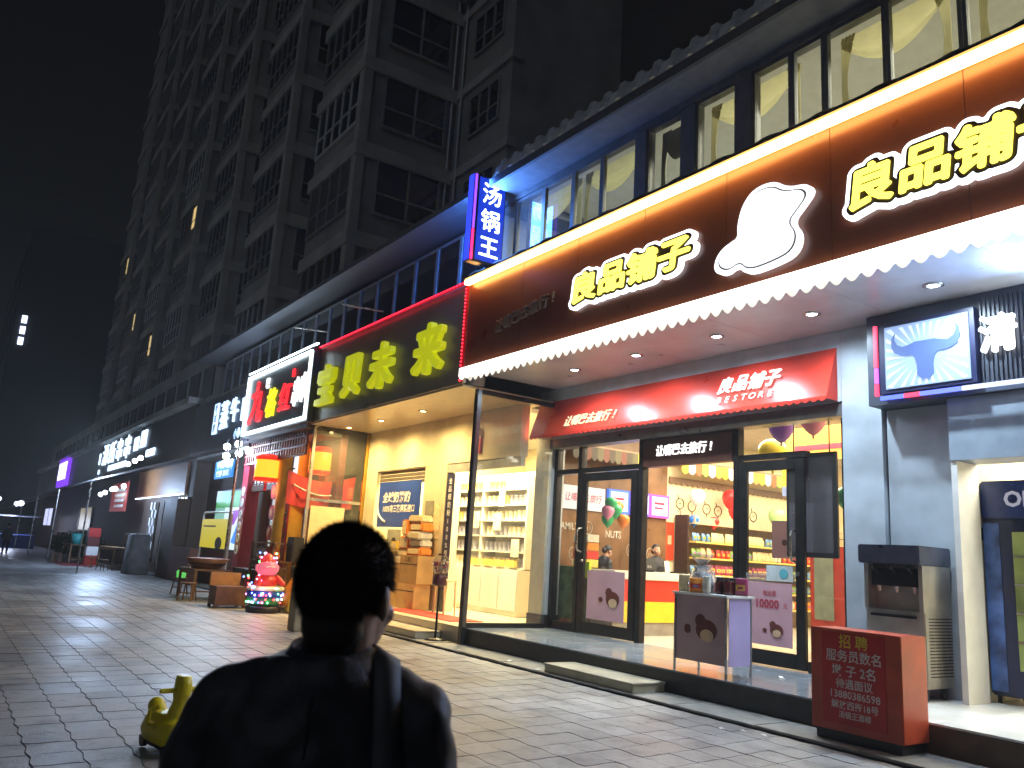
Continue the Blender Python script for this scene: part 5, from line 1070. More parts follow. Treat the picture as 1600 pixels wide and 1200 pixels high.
for i, (x, y, z) in enumerate(((-44.5, 6.4, 3.35), (-43.2, 6.4, 3.4), (-41.4, 6.4, 3.5), (-40.6, 6.4, 3.5), (-38.6, 6.4, 3.55), (-37.2, 6.2, 4.4), (-35.8, 6.2, 4.45), (-34.7, 6.2, 4.5))): tag(MB().sph((x, y, z), .1, 8, 6).build('bulb_lamp', em('far_bulb', (.85, .92, 1), 14)), 'small white bulb strung under the far awning, %s from the left' % ('first', 'second', 'third', 'fourth', 'fifth', 'sixth', 'seventh', 'eighth')[i], 'lamp', 'bulbs under the far awning')
lamp('POINT', 'awning_bulb_lamp', (-40, 6.0, 3.4), 420, (.5, .68, 1), None, shadow_soft_size=.4)
t = thing('awning', 'dark grey sloping awning over the far tables', 'awning', (-50, 6, 3.6)); part(MB().add([(-66, 4.6, 3.3), (-34.5, 4.6, 3.5), (-34.5, 7.6, 4.6), (-66, 7.6, 4.6), (-66, 4.6, 3.34), (-34.5, 4.6, 3.54), (-34.5, 7.6, 4.64), (-66, 7.6, 4.64)], [(0, 1, 2, 3), (4, 5, 6, 7), (0, 1, 5, 4), (1, 2, 6, 5)]), 'cloth', pm('awning_grey', (.06, .07, .08), .5), t)
for x in (-65, -55, -45, -35): part(MB().tube((x, 4.65, 0), (x, 4.65, 3.45), .03), 'post', M_steel, t)
t = thing('awning', 'faint pink and white awning beyond the grey one', 'awning', (-75, 6, 3)); part(MB().add([(-88, 4.5, 2.9), (-67, 4.5, 3.1), (-67, 7.6, 4.2), (-88, 7.6, 4.2)], [(0, 1, 2, 3)]).add([(-88, 4.5, 2.85), (-67, 4.5, 3.05), (-67, 7.6, 4.15), (-88, 7.6, 4.15)], [(3, 2, 1, 0)]), 'cloth', pm('awning_pink', (.35, .2, .2), .6), t)
t = thing('market_stall', 'lit stall with blue sheet at the far left end of the street', 'stall', (-72, 5, 0)); part(bx(-76, -70, 3.2, 6.2, .0, .95), 'table', pm('stall_blue', (.02, .07, .3), .5), t); part(bx(-77, -69, 3.0, 6.4, 2.3, 2.36), 'roof', M_white, t); part(bx(-76.5, -70, 3.05, 3.1, 2.0, 2.28), 'light_strip', em('stall_light', (.6, .6, 1), 4), t)
for x in (-76.5, -69.5): part(MB().tube((x, 3.1, 0), (x, 3.1, 2.3), .04), 'post', M_steel, t)
lamp('POINT', 'stall_lamp', (-72, 4.5, 2.1), 300, (.65, .75, 1), t, shadow_soft_size=.4)
DP = thing('pillar', 'broad dark brown pillar between the yellow board and the far tables', 'pillar', (-33.9, 7.4, 0)); part(bx(-35.0, -33.0, 7.42, 7.9, .03, 3.0), 'shaft', pm('pillar_brown', (.06, .035, .025), .6, var=.3), DP); part(bx(-33.0, -30.2, 7.42, 7.8, .03, 1.2), 'low_wall', pm('low_wall_brown', (.13, .045, .03), .6, var=.2), DP)
for i, (a, b) in enumerate((((-17.5, 6.95, 7.15), (-16.7, 7.65, 6.95)), ((-20.6, 6.95, 7.2), (-20.0, 7.65, 7.1)), ((-38.5, 6.6, 6.0), (-40, 7.65, 6.75)))): tag(MB().tube(a, b, .02, n=6).build('bracket_pipe', M_steel), ('thin pipe sticking out above the green lettered sign', 'thin pipe sticking out above the neon framed sign', 'thin slanting pipe above the far lit characters')[i], 'pipe')

# ------------------------------------------------------------------ upper room: light and curtains
lamp('AREA', 'upper_room_lamp', (-4.5, 9.9, 8.45), 250, (1, .95, .74), None, size=7, size_y=2, shape='RECTANGLE')
lamp('AREA', 'upper_room_lamp', (-10, 10.0, 8.45), 110, (.9, .95, .8), None, size=4, size_y=2, shape='RECTANGLE')
M_cur = pm('curtain', (.5, .45, .27), .8, var=.25, scale=6)
_n = M_cur.node_tree.nodes; _l = M_cur.node_tree.links; _t = _n.new('ShaderNodeBsdfTranslucent'); _t.inputs[0].default_value = (.6, .55, .32, 1); _m = _n.new('ShaderNodeMixShader'); _m.inputs[0].default_value = .55
_l.new(_n['Principled BSDF'].outputs[0], _m.inputs[1]); _l.new(_t.outputs[0], _m.inputs[2]); _l.new(_m.outputs[0], _n['Material Output'].inputs[0]); M_cur2 = pm('sheer_curtain', (.5, .48, .36), .8, var=.1)
def swag(x0, x1, label, m):
    t = thing('curtain', label, 'curtain', ((x0+x1)/2, 8.35, 7.2)); mb = MB(); n, r = 16, 5; vs = []
    for i in range(n+1):
        u = i/n; sag = .12+.42*math.sin(math.pi*u)
        for k in range(r+1): vs.append((x0+(x1-x0)*u, 8.32+.04*math.sin(k*2.4), 8.2-sag*k/r))
    part(mb.add(vs, [(i*(r+1)+k, i*(r+1)+k+1, (i+1)*(r+1)+k+1, (i+1)*(r+1)+k) for i in range(n) for k in range(r)], 0, True), 'swag', m, t)
    for s_, xx in ((1, x0), (-1, x1)):
        mb = MB(); vs = []
        for i in range(13):
            for k in range(9): vs.append((xx+s_*(i/12)*.2*(1-.6*math.sin(math.pi*k/8)), 8.3+.03*math.sin(i*2.1), 8.2-k/8*1.3))
        part(mb.add(vs, [(i*9+k, i*9+k+1, (i+1)*9+k+1, (i+1)*9+k) for i in range(12) for k in range(8)], 0, True), 'drape', m, t)
    return t
for i, (a, b) in enumerate(((-12.0, -10.4), (-10.3, -8.8), (-8.45, -7.8), (-7.45, -5.95), (-5.35, -4.0), (-3.7, -2.2))): swag(a, b, 'swagged curtain behind the upper windows, %s' % ('nearest the blue sign', 'second from the blue sign', 'in the narrow middle window', 'beside the bright lamp', 'above the second row of characters', 'at the right edge')[i], M_cur if i != 2 else M_cur2)
tag(MB().sph((-5.75, 8.6, 7.15), .06, 10, 8).build('room_lamp', em('room_lamp', (1, .97, .8), 20)), 'bright small lamp glimpsed in the upper window', 'lamp')
tag(bx(-4.75, -4.0, 8.4, 8.5, 6.9, 7.35).build('chair_back', pm('chair_grey', (.12, .14, .13), .6), bevel=.03), 'grey chair back behind the upper right window', 'chair')

# ------------------------------------------------------------------ street furniture and small things
def table(name, label, x0, x1, y0, y1, h, m, rail=True):
    t = thing(name, label, 'table', ((x0+x1)/2, (y0+y1)/2, 0)); part(bx(x0, x1, y0, y1, h-.04, h), 'top', m, t, .006)
    for x in (x0+.05, x1-.05):
        for y in (y0+.05, y1-.05): part(bx(x-.03, x+.03, y-.03, y+.03, .002, h-.041), 'leg', m, t)
    if rail: part(bx(x0+.08, x1-.08, y0+.04, y0+.06, h-.14, h-.041), 'apron', m, t); part(bx(x1-.06, x1-.04, y0+.08, y1-.08, .2, .24), 'stretcher', m, t)
    return t
table('wooden_table', 'worn wooden table carrying the big wooden tub', -24.3, -22.6, 5.75, 6.75, .78, M_wood); table('wooden_table', 'dark wooden table behind the tub table by the red shop', -23.6, -21.6, 7.0, 7.38, .85, M_dwood)
t = thing('wooden_tub', 'wide shallow wooden tub standing on the worn table', 'tub', (-23.4, 6.25, .78)); link('bowl', MB().lathe([(0, .002), (.35, .002), (.58, .28), (.55, .28), (.33, .05), (0, .05)], n=24).mesh('bowl', pm('tub_wood', (.22, .1, .04), .5, var=.3)), t, False); link('hoop', MB().lathe([(.46, .12), (.475, .12), (.505, .17), (.49, .17)], n=24).mesh('hoop', M_dwood), t, False)
def stool(label, x, y, rz):
    t = thing('stool', label, 'stool', (x, y, 0), rz); link('seat', bx(-.17, .17, -.15, .15, .42, .46).mesh('seat', M_wood, .006), t, False)
    for a in (-1, 1):
        for b in (-1, 1): link('leg', MB().tube((a*.13, b*.11, .42), (a*.18, b*.15, .004), .02, n=6).mesh('leg', M_wood), t, False)
    link('stretcher', MB().tube((-.15, -.13, .2), (.15, -.13, .2), .015, n=6).mesh('stretcher', M_wood), t, False); return t
stool('low wooden stool left of the tub table', -24.75, 5.95, .3); stool('low wooden stool in front of the tub table', -22.4, 5.6, .9); stool('low wooden stool behind the tub table', -24.2, 7.05, .1)
tag(MB().lathe([(0, .46), (.12, .46), (.14, .62), (.1, .66), (0, .66)], (-24.75, 5.95, .003), 12).build('green_cup', em('green_glow', (.15, .75, .15), .5)), 'small glowing green lamp on the low stool', 'lamp')
t = thing('wooden_chest', 'wooden chest with pale open lid standing on the pavement', 'chest', (-20.5, 6.05, 0)); part(bx(-20.9, -20.3, 5.72, 6.45, .06, .5), 'body', pm('chest_wood', (.17, .085, .06), .5, var=.25), t, .01); part(bx(-20.98, -20.9, 5.72, 6.45, .45, .8), 'lid', pm('chest_pale', (.38, .2, .08), .5, var=.2), t, .006)
for y in (5.75, 6.42): part(bx(-20.36, -20.3, y-.03, y+.03, .002, .06), 'foot', M_dwood, t); part(bx(-20.9, -20.84, y-.03, y+.03, .002, .06), 'foot', M_dwood, t)
t = thing('wooden_shelf', 'open wooden rack in front of the red shop doorway', 'rack', (-21.3, 7.2, 0))
for x in (-22.0, -20.3): 
    for y in (7.0, 7.35): part(bx(x-.03, x+.03, y-.03, y+.03, .034, 1.6), 'post', M_wood, t)
for z in (.35, .95, 1.1, 1.55): part(bx(-22.1, -20.2, 6.97, 7.38, z, z+.04), 'board', M_wood, t)
t = thing('sack', 'orange net sack on the wooden rack', 'sack', (-20.95, 7.18, 1.14)); link('bag', MB().loft([(0, 0, .001, .26, .17), (0, 0, .1, .3, .19), (0, 0, .3, .2, .14), (0, 0, .38, .06, .05), (0, 0, .41, .12, .06)], 14).mesh('bag', pm('net_orange', (.5, .09, .03), .6, var=.4, scale=20)), t, False)
t = thing('white_parcel', 'crumpled white plastic bag on the wooden rack', 'bag', (-21.6, 7.18, 1.14)); mb = MB().loft([(0, 0, .001, .25, .16), (0, 0, .12, .3, .18), (0, 0, .28, .26, .14), (0, 0, .36, .1, .06)], 16); mb.v = [(a+random.uniform(-.03, .03), b+random.uniform(-.03, .03), c) for a, b, c in mb.v]; link('bag', mb.mesh('bag', pm('bag_white', (.6, .6, .62), .35)), t, False)
t = thing('speaker', 'black loudspeaker on a stand beside the steel posts', 'speaker', (-19.9, 7.4, 0)); part(bx(-20.15, -19.75, 7.25, 7.55, 1.15, 1.75), 'cabinet', M_black, t, .02); part(MB().tube((-19.95, 7.4, .05), (-19.95, 7.4, 1.15), .03), 'pole', M_black, t); part(MB().tube((-19.95, 7.24, 1.4), (-19.95, 7.245, 1.4), .13, n=16), 'cone', M_dframe, t); part(bx(-20.2, -19.7, 7.2, 7.6, .034, .06), 'base', M_black, t)
t = thing('stone_post', 'square beige stone post on the pavement beside the walking man', 'post', (-15.4, 5.95, 0)); part(bx(-15.55, -15.2, 5.78, 6.1, .002, 1.1), 'shaft', pm('post_stone', (.32, .28, .2), .7, var=.2), t, .015); part(bx(-15.6, -15.15, 5.73, 6.15, 1.101, 1.18), 'cap', MC['post_stone'], t, .015)
# kiddie ride with coloured bulbs
KR = thing('kiddie_ride', 'coin ride with pink figure in red cap and coloured light bulbs', 'ride', (-19.3, 6.55, 0))
link('base', MB().lathe([(0, .002), (.38, .002), (.4, .1), (.36, .16), (0, .16)], n=20).mesh('base', M_black), KR, False)
link('drum', MB().lathe([(.3, .16), (.37, .2), (.4, .36), (.38, .5), (.0, .5)], n=24).mesh('drum', pm('drum_green', (.03, .25, .12), .35)), KR, False)
link('belt', MB().lathe([(.395, .34), (.42, .36), (.415, .46), (.38, .5)], n=24).mesh('belt', pm('drum_blue', (.02, .08, .5), .35)), KR, False)
link('rim', MB().lathe([(.3, .5), (.42, .5), (.44, .54), (.41, .58), (.2, .6)], n=24).mesh('rim', pm('rim_pale', (.6, .75, .55), .4)), KR, False)
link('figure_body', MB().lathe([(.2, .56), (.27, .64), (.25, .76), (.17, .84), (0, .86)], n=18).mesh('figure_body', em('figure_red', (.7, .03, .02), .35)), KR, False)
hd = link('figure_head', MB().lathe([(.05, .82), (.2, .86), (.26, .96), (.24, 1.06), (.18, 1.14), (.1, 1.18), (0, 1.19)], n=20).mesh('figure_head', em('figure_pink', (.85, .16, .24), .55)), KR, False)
link('mouth', bx(.16, .25, -.12, .12, 1.02, 1.05).mesh('mouth', M_white, .01), hd, False); link('ear', MB().sph((-.02, .25, 1.0), (.05, .03, .08), 8, 6).mesh('ear', MC['figure_pink']), hd, False); link('ear', MB().sph((-.02, -.25, 1.0), (.05, .03, .08), 8, 6).mesh('ear', MC['figure_pink']), hd, False)
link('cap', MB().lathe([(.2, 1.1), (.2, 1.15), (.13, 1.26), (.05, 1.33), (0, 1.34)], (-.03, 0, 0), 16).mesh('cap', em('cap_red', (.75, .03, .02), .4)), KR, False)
link('arm', MB().cap((.1, .22, .78), (.3, .3, .66), .07, .06).mesh('arm', MC['figure_red']), KR, False); link('arm', MB().cap((.1, -.22, .78), (.3, -.26, .66), .07, .06).mesh('arm', MC['figure_red']), KR, False)
link('seat_shell', MB().loft([(-.0, .62, .16, .26, .24), (0, .62, .4, .3, .28), (0, .72, .62, .3, .16), (0, .78, .85, .2, .08)], 16, 0, 3).mesh('seat_shell', pm('shell_orange', (.6, .22, .02), .35)), KR, False)
link('coin_box', bx(.0, .3, .5, .8, .02, .36).mesh('coin_box', pm('coin_yellow', (.6, .45, .03), .4), .02), KR, False)
BC = [em('bulb_c%d' % i, c, 6, sample=False) for i, c in enumerate(((1, .05, .05), (.1, .2, 1), (.1, 1, .25), (1, .2, .6), (.6, .7, 1)))]
bms = [MB().sph((0, 0, 0), .022, 7, 5).mesh('bulb', m) for m in BC]
for i in range(44):
    a = random.uniform(-1.9, 1.9); z = random.choice((.24, .31, .4, .44, .55))
    o = link('bulb', bms[random.randrange(5)], KR, False); o.location = (.415*math.cos(a), .415*math.sin(a), z)
for i in range(16):
    a = i/16*2*math.pi; o = link('bulb', bms[i % 5], KR, False); o.location = (-.03+.2*math.cos(a), .2*math.sin(a), 1.14+.1*(i % 3))
for i in range(14): o = link('bulb', bms[i % 5], KR, False); o.location = (.2+.05*math.sin(i), -.36+.02*i*math.sin(i), .52+.025*i)
lamp('POINT', 'ride_lamp', (-18.8, 6.3, .6), 5, (1, .3, .5), KR, shadow_soft_size=.2)
# yellow ride-on toy near the walking man
TY = thing('ride_on_toy', 'yellow plastic ride-on toy with handlebars on the pavement beside the man', 'toy', (-6.98, 1.74, 0), R(10)); TY.scale = (.92, .92, .95); M_ty = pm('toy_yellow', (.62, .52, .012), .35, var=.08)
link('body', remesh(MB().loft([(0, 0, .07, .34, .13), (0, 0, .14, .36, .15), (-.02, 0, .24, .28, .13), (-.02, 0, .29, .12, .09)], 20, 0, 3).cap((.1, 0, .22), (.17, 0, .42), .09, .055).loft([(.16, 0, .4, .055, .05), (.17, 0, .46, .09, .06), (.18, 0, .55, .085, .055), (.17, 0, .6, .07, .05)], 16, 0, 3).cap((-.2, 0, .22), (-.3, 0, .3), .08, .07), 'body', M_ty, .012, 4), TY, False)
link('handlebar', MB().cap((.17, -.17, .49), (.17, .17, .49), .02, .02).mesh('handlebar', M_ty), TY, False)
link('side_handle', MB().path([(.05, -.15, .22), (.05, -.2, .24), (.07, -.2, .34), (.09, -.14, .36)], .018).mesh('side_handle', M_ty), TY, False)
for x in (-.22, .22):
    for y in (-.1, .1): link('wheel', MB().tube((x, y-.02, .05), (x, y+.02, .05), .048, n=16).mesh('wheel', M_black), TY, False)
link('underside', bx(-.3, .3, -.11, .11, .04, .08).mesh('underside', M_black), TY, False)
# far tables, benches, crates, shrubs
table('long_table', 'long wooden table with bottles under the far awning', -42.5, -38.6, 6.4, 7.1, .95, M_wood); table('bench_table', 'pale wooden table left of the far bottle table', -47, -44, 5.4, 6.2, .9, M_wood)
table('serving_table', 'dark serving table behind the far bottle table', -42, -37.5, 7.3, 7.42, 1.25, M_dwood)
bt = MB().lathe([(0, 0), (.06, 0), (.06, .2), (.025, .28), (.025, .34), (0, .34)], n=8).mesh('bottle', pm('dark_bottle', (.03, .02, .015), .15))
for i in range(16): o = link('bottle', bt); o.location = (-41.9+i*.28, 7.36, 1.251); tag(o, 'dark bottle in the row on the far serving table', 'bottle', 'bottles on the far serving table')
t = thing('covered_cart', 'grey cloth covered stack beside the dark pillar', 'cart', (-36.3, 6.9, 0)); part(MB().loft([(-36.3, 6.9, .002, .75, .45), (-36.3, 6.9, .7, .7, .42), (-36.3, 6.9, 1.5, .62, .38), (-36.3, 6.9, 1.58, .5, .3)], 20, 0, 3.5), 'cloth', pm('grey_cloth', (.2, .21, .22), .8, var=.3, scale=3), t)
for i, z in enumerate((.01, .44, .87, 1.3)): tag(bx(-43.9, -43.2, 6.0, 6.5, z, z+.42).build('crate', [M_red, M_white, M_maroon, M_red][i], bevel=.02), ('lowest', 'second', 'third', 'topmost')[i]+' crate in the stack beside the far bottle table', 'crate')
tag(MB().lathe([(0, .0), (.2, 0), (.28, .5), (.26, .5), (.18, .03), (0, .03)], (-44.4, 5.7, .91), 14).build('basin', pm('teal_plastic', (.03, .3, .3), .4)), 'teal plastic basin on the pale far table', 'basin')
t = thing('red_mat', 'thin red mat on the ground below the far tables', 'mat', (-44, 5.5, 0)); part(bx(-46.5, -41.5, 4.9, 6.3, .001, .012), 'cloth', pm('far_mat', (.2, .03, .04), .9), t)
def shrub(x, y, r, h, label):
    t = thing('shrub', label, 'shrub', (x, y, 0)); vs, fs = [], []
    for i in range(700):
        v = Vector((random.gauss(0, 1), random.gauss(0, 1), random.gauss(0, 1))).normalized()*random.random()**.4; c = Vector((v.x*r, v.y*r*.8, h*.55+v.z*h*.45))
        u = Vector((random.gauss(0, 1), random.gauss(0, 1), random.gauss(0, 1))).normalized()*.09; w = u.orthogonal().normalized()*.05; b = len(vs); vs += [c-u, c+w, c+u, c-w]; fs.append((b, b+1, b+2, b+3))
    link('crown', MB().add(vs, fs).mesh('crown', pm('leaf_dark', (.03, .05, .02), .6)), t, False); link('stem', MB().tube((0, 0, 0), (0, 0, h*.6), .05).mesh('stem', M_dwood), t, False)
shrub(-48.5, 6.6, 1.3, 1.6, 'dark rounded shrub behind the pale far table'); shrub(-52, 6.4, 1.1, 1.5, 'dark shrub further left behind the far tables'); shrub(-56, 6.5, 1.1, 1.4, 'dark low shrub at the far end of the tables')

# ------------------------------------------------------------------ people
M_skin = pm('skin', (.5, .29, .19), .5, var=.06); M_hair = pm('black_hair', (.02, .018, .018), .55, var=.3, scale=40)
def person(label, loc, rz, H, coat, trouser, shoe, yaw=0, arms='down', lean=0, longhair=False, apron=None, fine=.009, strands=0, cap=None, hoff=(0, 0, 0)):
    """standing figure; local +Y is forward; sizes for 1.70 m scaled to H"""
    k = H/1.7; t = thing('person', label, 'person', loc, rz); RY = Matrix.Rotation(yaw, 3, 'Z')
    LE = Matrix.Rotation(-lean, 3, 'X'); hip = Vector((0, 0, .92))
    def tr(p): p = Vector(p); return (hip+LE @ (p-hip)) if p.z > .92 else p
    def hd_(p): p = Vector(p); return tr(Vector((0, -.01, 0))+Vector(hoff)+RY @ p)
    def fix(mb, f=tr): mb.v = [tuple(f(v)*k) for v in mb.v]; return mb
    head = MB().sph((0, -.012, 1.605), (.074, .094, .095), 20, 14).sph((0, .032, 1.545), (.058, .066, .078), 16, 12).sph((0, .05, 1.5), (.036, .04, .03), 12, 8)
    head.cap((0, .094, 1.585), (0, .108, 1.555), .011, .016).sph((0, .088, 1.512), (.024, .014, .012), 10, 6)
    for s in (-1, 1):
        head.sph((s*.078, -.008, 1.575), (.012, .026, .035), 10, 8, rot=Matrix.Rotation(s*.35, 3, 'Z')).sph((s*.045, .062, 1.55), (.02, .02, .022), 8, 6)
    fix(head, hd_)
    body = MB().cap((hoff[0]*.4, -.03, 1.36), (hoff[0], -.012, 1.53+hoff[2]), .06, .056).cap((0, -.01, 1.0), (0, -.01, 1.24), .1, .1)
    sh = {s: Vector((s*.16, -.02, 1.365)) for s in (-1, 1)}
    if arms == 'down': el = {s: Vector((s*.235, -.06, 1.08)) for s in (-1, 1)}; wr = {s: Vector((s*.225, .03, .83)) for s in (-1, 1)}
    else: el = {s: Vector((s*.23, .05, 1.1)) for s in (-1, 1)}; wr = {s: Vector((s*.12, .28, 1.12)) for s in (-1, 1)}
    for s in (-1, 1):
        body.cap(sh[s]-Vector((s*.02, 0, .05)), el[s], .034, .034).cap(el[s], wr[s], .036, .025)
        d = (wr[s]-el[s]).normalized(); side = Vector((0, 1, 0)) if arms == 'down' else Vector((1, 0, 0)); side = (side-d*side.dot(d)).normalized(); pc = wr[s]+d*.05
        body.cap(wr[s], pc, .027, .032).cap(pc-side*.022, pc+side*.022, .016, .016)
        for f in range(4):
            b = pc+side*(.031-.0207*f)+d*.02; l = (.065, .075, .07, .055)[f]; mid = b+d*l*.55; tip = mid+(d*.8-side.cross(d)*.5*s).normalized()*l*.45; body.cap(b, mid, .0092, .0085, 8).cap(mid, tip, .0085, .0075, 8)
        b = wr[s]+d*.025+side*.026; body.cap(b, b+(d*.6+side).normalized()*.04, .012, .01, 8).cap(b+(d*.6+side).normalized()*.04, b+(d*.6+side).normalized()*.04+d*.03, .01, .008, 8)
        body.cap((s*.09, 0, .92), (s*.1, .02, .5), .075, .055).cap((s*.1, .02, .5), (s*.1, -.02, .08), .05, .036).cap((s*.1, -.03, .05), (s*.11, .12, .04), .035, .032)
    fix(body); body.v += []; kk = len(body.v); body.add(head.v, head.f, 0, True)
    bo = link('body', remesh(body, 'body', M_skin, fine*k, 3), t, False)
    for s in (-1, 1):
        e = hd_((s*.03, .078, 1.585))*k; link('eye', MB().sph(e, .0115*k, 10, 8).mesh('eye', pm('eye_white', (.6, .58, .55), .2)), bo, False)
        p = hd_((s*.03, .0885, 1.585))*k; link('pupil', MB().sph(p, .005*k, 8, 6).mesh('pupil', M_black), bo, False)
        link('eyebrow', fix(MB().cap((s*.016, .084, 1.606), (s*.046, .072, 1.608), .004, .003, 6), hd_).mesh('eyebrow', M_hair), bo, False)
    link('mouth', fix(MB().cap((-.02, .098, 1.512), (.02, .098, 1.512), .004, .004, 6), hd_).mesh('mouth', pm('lips', (.4, .14, .12), .4)), bo, False)
    # jacket
    jk = MB().loft([(0, 0, .74, .19, .13), (0, 0, .95, .185, .128), (0, -.005, 1.12, .195, .132), (0, -.012, 1.27, .19, .138), (0, -.018, 1.35, .172, .12), (0, -.022, 1.405, .128, .098), (0, -.022, 1.445, .088, .078)], 28, 0, 2.3)
    for s in (-1, 1):
        jk.cap((s*.05+hoff[0]*.4, -.03, 1.418), (s*.15, -.02, 1.362), .042, .055)
        jk.cap((s*.1, -.02, 1.372), sh[s]+Vector((s*.012, 0, -.03)), .058, .069).cap(sh[s]+Vector((s*.012, 0, -.03)), el[s], .069, .056).cap(el[s], wr[s], .054, .042)
    fix(jk); jo = link('jacket', remesh(jk, 'jacket', coat, fine*1.3*k, 5, .026, .085), t, False)
    cl = MB(); vs = []
    n = 28
    for i in range(n+1):
        a = math.pi/2+.35+(2*math.pi-.7)*i/n; c, q = math.cos(a), math.sin(a)
        for r, z in ((.062, 1.41), (.064, 1.456), (.07, 1.462), (.09, 1.422), (.088, 1.4)): vs.append(tr((r*c*1.1+hoff[0]*.5, -.024+r*q, z+.012*q))*k)
    cl.add(vs, [(5*i+j, 5*i+5+j, 5*i+6+j, 5*i+1+j) for i in range(n) for j in range(4)], 0, True); link('collar', cl.mesh('collar', coat), jo, False)
    tr_ = MB().loft([(0, 0, .7, .17, .12), (0, 0, .85, .172, .125), (0, 0, .97, .16, .115)], 24)
    for s in (-1, 1): tr_.cap((s*.09, 0, .82), (s*.1, .015, .5), .088, .072).cap((s*.1, .015, .5), (s*.1, -.015, .12), .07, .06)
    link('trousers', remesh(fix(tr_), 'trousers', trouser, .014*k, 4), t, False)
    for s in (-1, 1): link('shoe', fix(MB().loft([(s*.105, .03, .002, .048, .135), (s*.105, .03, .04, .05, .137), (s*.105, .0, .085, .042, .09), (s*.105, -.03, .12, .045, .055)], 18)).mesh('shoe', shoe), t, False)
    # hair: shell following the skull, with short strands
    hm = MB().sph((0, -.018, 1.613), (.081, .1, .098), 32, 24)
    keep = lambda p: p[2] > (1.56 if p[1] < -.03 else 1.6 if p[1] < .03 else 1.645) or (p[1] < -.055 and p[2] > 1.535)
    fs = [f for f in hm.f if all(keep(hm.v[i]) for i in f)]
    base = [hm.v[i] for f in fs for i in f]; hs_ = MB(); hs_.add(hm.v, fs, 0, True)
    if strands: hs_.sph((0, -.05, 1.535), (.06, .05, .062), 18, 12)
    if longhair: hs_.sph((0, -.1, 1.56), (.05, .05, .06), 14, 10)
    c0 = Vector((0, -.018, 1.613))
    for i in range(strands):
        d = Vector((random.gauss(0, 1), random.gauss(0, 1), random.gauss(0, 1))).normalized(); p = c0+Vector((d.x*.0805, d.y*.0995, d.z*.0975))
        if not keep(p):
            if random.random() > .4 or d.y > -.1: continue
            p = Vector((0, -.05, 1.535))+Vector((d.x*.06, d.y*.05, d.z*.06))
        q = p+(d*.9+Vector((0, -.15, -.55))+Vector([random.uniform(-.45, .45) for _ in range(3)])).normalized()*random.uniform(.008, .02); w = d.orthogonal().normalized()*.0008; hs_.add([p-w, p+w, q], [(0, 1, 2)])
    link('hair', fix(hs_, hd_).mesh('hair', M_hair), t, False)
    if apron: link('apron', fix(MB().loft([(0, .045, .5, .17, .1), (0, .045, .9, .175, .1), (0, .05, 1.1, .14, .09), (0, .05, 1.28, .1, .09)], 20)).mesh('apron', apron), t, False)
    if cap: link('cap', fix(MB().sph((0, -.01, 1.625), (.086, .105, .1), 18, 12), hd_).mesh('cap', cap), t, False)
    return t
M_jk = pm('dark_jacket', (.034, .035, .043), .55, var=.3, scale=30, bump=.15, bscale=220); M_tro = pm('dark_trousers', (.015, .015, .02), .7); M_sho = pm('black_shoe', (.01, .01, .01), .35)
MAN = person('man in a dark jacket with cropped black hair, seen from behind in the foreground', (-1.478, .628, 0), R(60), 1.68, M_jk, M_tro, M_sho, yaw=R(-24), fine=.0065, strands=26000, hoff=(.035, .0, -.034))
from mathutils.bvhtree import BVHTree
jm = [c for c in MAN.children if c.name.startswith('jacket')][0].data
bvh = BVHTree.FromPolygons([v.co for v in jm.vertices], [p.vertices[:] for p in jm.polygons]); vs = []
for i in range(25):
    a = R(-15+210*i/24)
    for dx in (-.024, .024):
        c0 = Vector((.115+dx+.02*math.cos(a), -.02, 1.24)); d = Vector((0, -math.cos(a), math.sin(a))); hit = bvh.ray_cast(c0+d*.5, -d)[0] or c0+d*.15
        vs += [hit+d*.008, hit-d*.01]
def seam(pts):
    out = []
    for c0, d in pts:
        h = bvh.ray_cast(Vector(c0)+Vector(d)*.5, -Vector(d))[0]
        if h: out.append(h)
    link('seam', MB().path(out, .0022, 5).mesh('seam', M_tro), MAN, False)
seam([((0, 0, z/100), (0, -1, 0)) for z in range(80, 138, 3)])
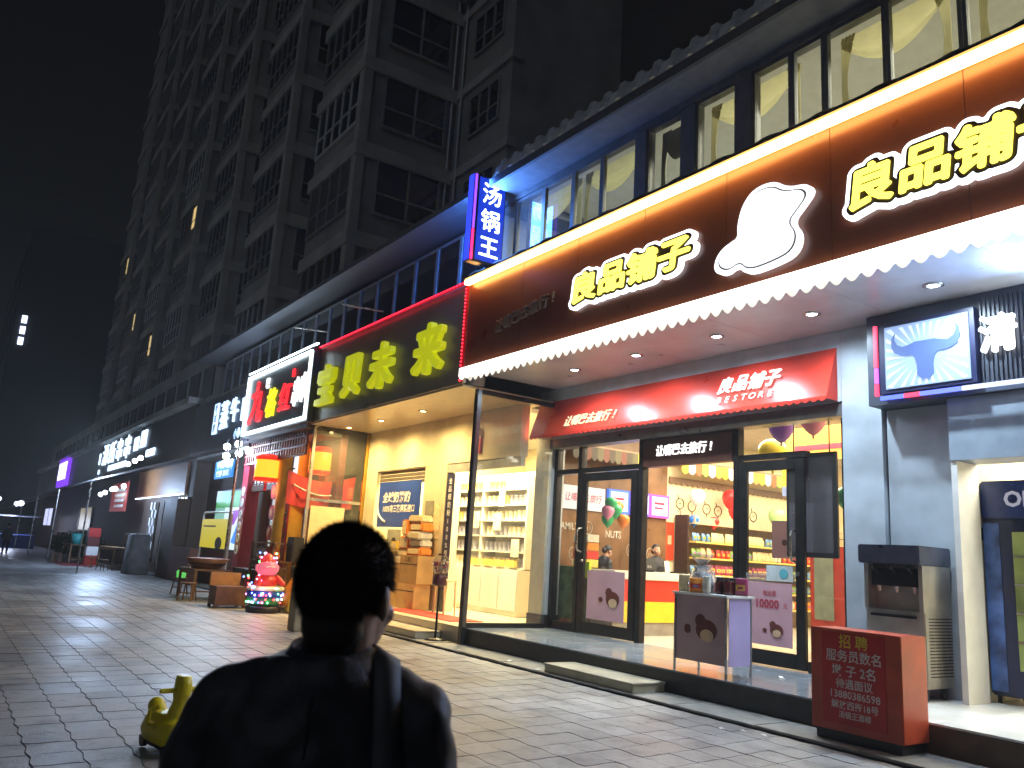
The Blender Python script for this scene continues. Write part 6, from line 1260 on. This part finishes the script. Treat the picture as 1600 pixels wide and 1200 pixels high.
link('bag_strap', MB().add(vs, [f for i in range(24) for f in ((4*i, 4*i+2, 4*i+6, 4*i+4), (4*i+1, 4*i+5, 4*i+7, 4*i+3), (4*i, 4*i+4, 4*i+5, 4*i+1), (4*i+2, 4*i+3, 4*i+7, 4*i+6))], 0, True).mesh('bag_strap', pm('grey_strap', (.065, .07, .08), .6)), MAN, False)
person('shop clerk in black jacket looking down behind the counter', (-12.75, 12.65, .31), R(-90), 1.74, pm('clerk_black', (.015, .015, .02), .6), M_tro, M_sho, arms='front', longhair=True, yaw=R(-10), fine=.012)
person('shop worker in dark jacket and pale apron bending behind the left door', (-12.75, 11.0, .31), R(0), 1.7, pm('worker_black', (.02, .022, .03), .4), M_tro, M_sho, arms='front', lean=.45, longhair=True, apron=pm('apron_beige', (.4, .32, .22), .7), fine=.012)
person('far pedestrian in dark clothes at the left edge of the street', (-56, 3.55, 0), R(75), 1.72, M_jk, M_tro, M_sho, fine=.014)

for i, (x, y, z) in enumerate(((-80, 3, 2.6), (-84, 1.5, 2.4), (-88, 4, 3.0), (-95, 2.5, 2.8), (-78, 5.5, 3.4), (-100, 5, 4.2), (-90, 6, 3.6))): tag(MB().sph((x, y, z), .22, 8, 6).build('street_bulb', em('distant_bulb', (.75, .82, 1), 5, sample=False)), 'tiny distant street light at the far left end, %s' % ('nearest', 'leftmost low one', 'in the middle', 'fainter middle one', 'beside the row', 'highest one', 'under the far awning')[i], 'lamp')
stool('low wooden stool before the far bottle table', -40.5, 5.9, .4); stool('low wooden stool left of the far crates', -44.6, 5.0, 1.1); stool('low wooden stool right of the far bottle table', -38.2, 6.0, .8)
# night haze hanging in the street

hm_ = bx(-322, 152, -202, 252, -1.1, 64).mesh('haze', pm('tmp_unused', (.5, .5, .5))); hm_.materials.clear()
hmat = bpy.data.materials.new('night_haze'); hmat.use_nodes = True; hn = hmat.node_tree.nodes; hn.remove(hn['Principled BSDF']); pv_ = hn.new('ShaderNodeVolumePrincipled'); pv_.inputs['Density'].default_value = .0015; pv_.inputs['Color'].default_value = (.9, .93, 1, 1); pv_.inputs['Anisotropy'].default_value = .3
hmat.node_tree.links.new(pv_.outputs[0], hn['Material Output'].inputs['Volume']); hm_.materials.append(hmat); ho = link('haze', hm_); ho['kind'] = 'stuff'
S.cycles.volume_bounces = 0
